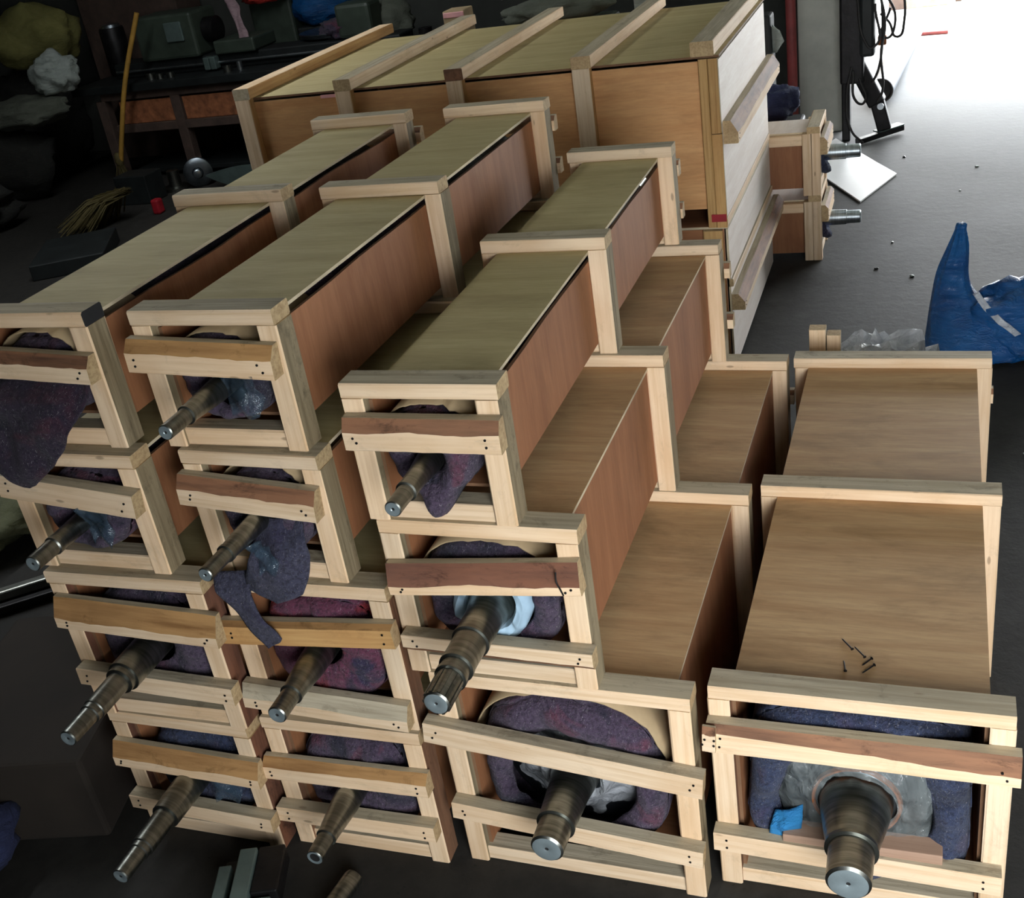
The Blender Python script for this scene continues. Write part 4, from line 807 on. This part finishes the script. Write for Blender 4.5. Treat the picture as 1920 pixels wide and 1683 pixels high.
# broom
br = empty('broom', (-7.96, 8.2, 0.0)); tag(br, 'bamboo broom leaning upright in front of the workbench', 'broom')
bar('handle', br, (0.03, 0, 0.36), (0.38, 0.12, 1.06), 0.034, 0.034, 'bamboo')
bpy.data.objects.remove(br.children[0])
hd = tube('handle', br, [(0.02, 0, 0.30), (0.12, 0.0, 0.55), (0.34, 0.05, 1.12), (0.66, 0.15, 1.78)], 0.027, 'bamboo')
lathe('binding', br, [(0.26, 0.03), (0.30, 0.05), (0.38, 0.04), (0.40, 0.02)], 'straw', axis='z', n=16)
V = []; F = []
for k in range(70):
    a = random.uniform(0, 6.283); r0 = random.uniform(0, 0.04); r1 = random.uniform(0.02, 0.17); b = len(V); t = random.uniform(0, 6.28); w_ = 0.006
    p0 = Vector((r0 * math.cos(a), r0 * math.sin(a), 0.28)); p1 = Vector((r1 * math.cos(a), r1 * math.sin(a) * 0.5, 0.0)); s = Vector((math.cos(t), math.sin(t), 0)) * w_
    V += [p0 - s * .5, p0 + s * .5, p1 + s, p1 - s, p0 + Vector((0, 0, .004)), p1 + Vector((s.y, -s.x, 0))]; F += [(b, b + 1, b + 2, b + 3), (b, b + 4, b + 5, b + 3), (b + 1, b + 4, b + 5, b + 2)]
tag(mesh('bristles', V, F, ['straw'], br), kind='stuff')
fl = empty('flange_wheel', (-6.91, 8.1, 0.155)); tag(fl, 'bright steel flange wheel standing on the floor below the bench', 'flange')
lathe('disc', fl, [(-0.03, 0.05), (-0.05, 0.06), (-0.05, 0.12), (-0.03, 0.155), (0.02, 0.155), (0.03, 0.06)], 'galv', n=40)
lathe('hub', fl, [(-0.12, 0.035), (-0.115, 0.045), (0.0, 0.05)], 'steel_bright', n=28); fl.rotation_euler = (0, 0, 0.5)
pf = empty('pedestal_flange', (-7.2, 8.05, 0.0)); tag(pf, 'flanged steel bush lying flat beside the flange wheel', 'flange')
lathe('plate', pf, [(0.0, 0.16), (0.03, 0.16), (0.035, 0.08)], 'steel', axis='z', n=32); lathe('neck', pf, [(0.03, 0.07), (0.20, 0.065), (0.21, 0.05)], 'steel', axis='z', n=28)
V3 = []
for k in range(13):
    f = k / 12; x = -6.75 + 0.75 * f; zt = 0.14 + 0.10 * f + 0.03 * math.sin(f * 3); zb = 0.13 - 0.05 * math.sin(f * 3.1) * 2
    V3 += [(x, 7.98 - 0.1 * f, zt), (x, 7.985 - 0.1 * f, max(0.004, zb)), (x, 8.0 - 0.1 * f, zt), (x, 8.005 - 0.1 * f, max(0.004, zb))]
F = []
for k in range(12):
    b = k * 4; F += [(b, b + 1, b + 5, b + 4), (b + 2, b + 6, b + 7, b + 3), (b, b + 4, b + 6, b + 2), (b + 1, b + 3, b + 7, b + 5)]
F += [(0, 2, 3, 1), (48, 49, 51, 50)]
tag(mesh('blade_plate', V3, F, ['greenish_steel'], None, smooth='auto'), 'curved grey steel plate beside the flange wheel', 'plate')
# things between bench and left stack
tag(box('teal_box', None, -7.1, -6.45, 5.35, 6.2, 0.0, 0.14, 'machine_dark', 0.01), 'flat dark teal box on the floor left of the stacks', 'box')
bpy.data.objects['teal_box'].rotation_euler = (0, 0, 0.5)
V = []; F = []
for k in range(420):
    a = random.uniform(-0.9, 0.9); L_ = random.uniform(0.35, 0.75); b = len(V); w_ = 0.005
    p0 = Vector((-6.98 + random.uniform(-.05, .05), 6.95 + random.uniform(-.05, .05), 0.30 + random.uniform(-.03, .03)))
    p1 = p0 + Vector((-math.cos(a) * L_ * 0.9, -math.sin(a) * L_ * 0.8 - 0.15, 0)); p1.z = random.uniform(0.0, 0.10)
    q = p0.lerp(p1, 0.5) + Vector((0, 0, 0.08)); sd = Vector((random.uniform(-1, 1), random.uniform(-1, 1), 0)).normalized() * w_
    V += [p0 - sd, p0 + sd, q - sd, q + sd, p1 - sd, p1 + sd, q + Vector((0, 0, w_ * 2))]; F += [(b, b + 1, b + 3, b + 2), (b + 2, b + 3, b + 5, b + 4), (b, b + 6, b + 2), (b + 6, b + 4, b + 2)]
tag(mesh('straw_broom_head', V, F, ['straw']), 'bushy straw broom head on the floor beyond the teal box', 'broom head', kind='stuff')
tag(box('blue_box', None, -7.55, -7.15, 7.5, 7.8, 0.0, 0.30, 'machine_dark', 0.01), 'small dark box below the broom', 'box')
tag(box('red_can', None, -6.86, -6.77, 7.10, 7.20, 0.0, 0.15, 'red_tape', 0.02), 'small red can on floor behind the topmost left crate', 'can')
# lower left corner
tag(lump('green_tarp', (-4.15, 1.55, 0.0), (0.55, 0.50, 0.13), 'tarp_green', None, 0.4, 2.2, 2.0, 0.05), 'olive green tarp crumpled on floor at left edge', 'tarp')
tag(bar('steel_bar', None, (-3.75, 0.75, 0.03), (-2.95, 1.42, 0.03), 0.05, 0.05, 'steel'), 'long steel bar lying beside the green tarp', 'bar')
tag(bar('steel_bar', None, (-3.70, 0.62, 0.03), (-2.9, 1.28, 0.03), 0.04, 0.04, 'iron'), 'thin dark bar lying parallel to the steel bar', 'bar')
tag(box('brown_carton', None, -2.75, -2.12, -0.30, 0.55, 0.0, 0.34, 'carton', 0.015), 'dark brown carton on floor left of the lowest crate', 'carton')
bpy.data.objects['brown_carton'].rotation_euler = (0, 0, 0.25)
tag(lump('blue_cloth_bag', (-2.46, -0.52, 0.0), (0.22, 0.26, 0.14), 'cloth_navy', None, 0.3, 2, 8.0, 0.05), 'dark blue cloth bag on floor in the lower left corner', 'bag')
# metal bracket and rod on floor in front
bk = empty('steel_bracket', (-1.40, -0.34, 0)); bk.rotation_euler = (0, 0, math.radians(20)); tag(bk, 'heavy grooved steel bracket on floor before the second stack', 'bracket')
box('base', bk, -0.09, 0.10, -0.20, 0.12, 0.0, 0.04, 'machine_dark', 0.004); box('jaw', bk, -0.085, -0.045, -0.20, 0.05, 0.04, 0.10, 'greenish_steel', 0.004)
box('jaw', bk, -0.02, 0.035, -0.20, 0.09, 0.04, 0.12, 'greenish_steel', 0.004); box('slide', bk, 0.036, 0.12, -0.08, 0.10, 0.04, 0.11, 'iron', 0.006); box('jaw', bk, 0.036, 0.10, -0.22, -0.09, 0.0, 0.10, 'greenish_steel', 0.004)
o = lathe('steel_rod', None, [(-0.14, 0.028), (-0.13, 0.031), (0.13, 0.031), (0.14, 0.028)], 'steel', n=24); o.location = (-1.11, -0.36, 0.031); o.rotation_euler = (0, 0, -0.15); tag(o, 'short steel rod lying on floor before the second stack', 'rod')
# beyond the gate
tag(box('yard_crate', None, 0.10, 0.66, 15.0, 15.5, 0.0, 0.6, 'carton_pale', 0.01), 'brown box standing in the sunlit yard', 'box')
tag(box('yard_crate', None, -0.10, 0.10, 15.0, 15.5, 0.0, 0.7, 'beam_brown', 0.01), 'dark brown box beside the pale box in the yard', 'box')
tag(box('yard_post', None, 0.76, 0.84, 15.2, 15.3, 0.0, 1.0, 'beam_brown', 0.01), 'dark post standing in the sunlit yard', 'post')
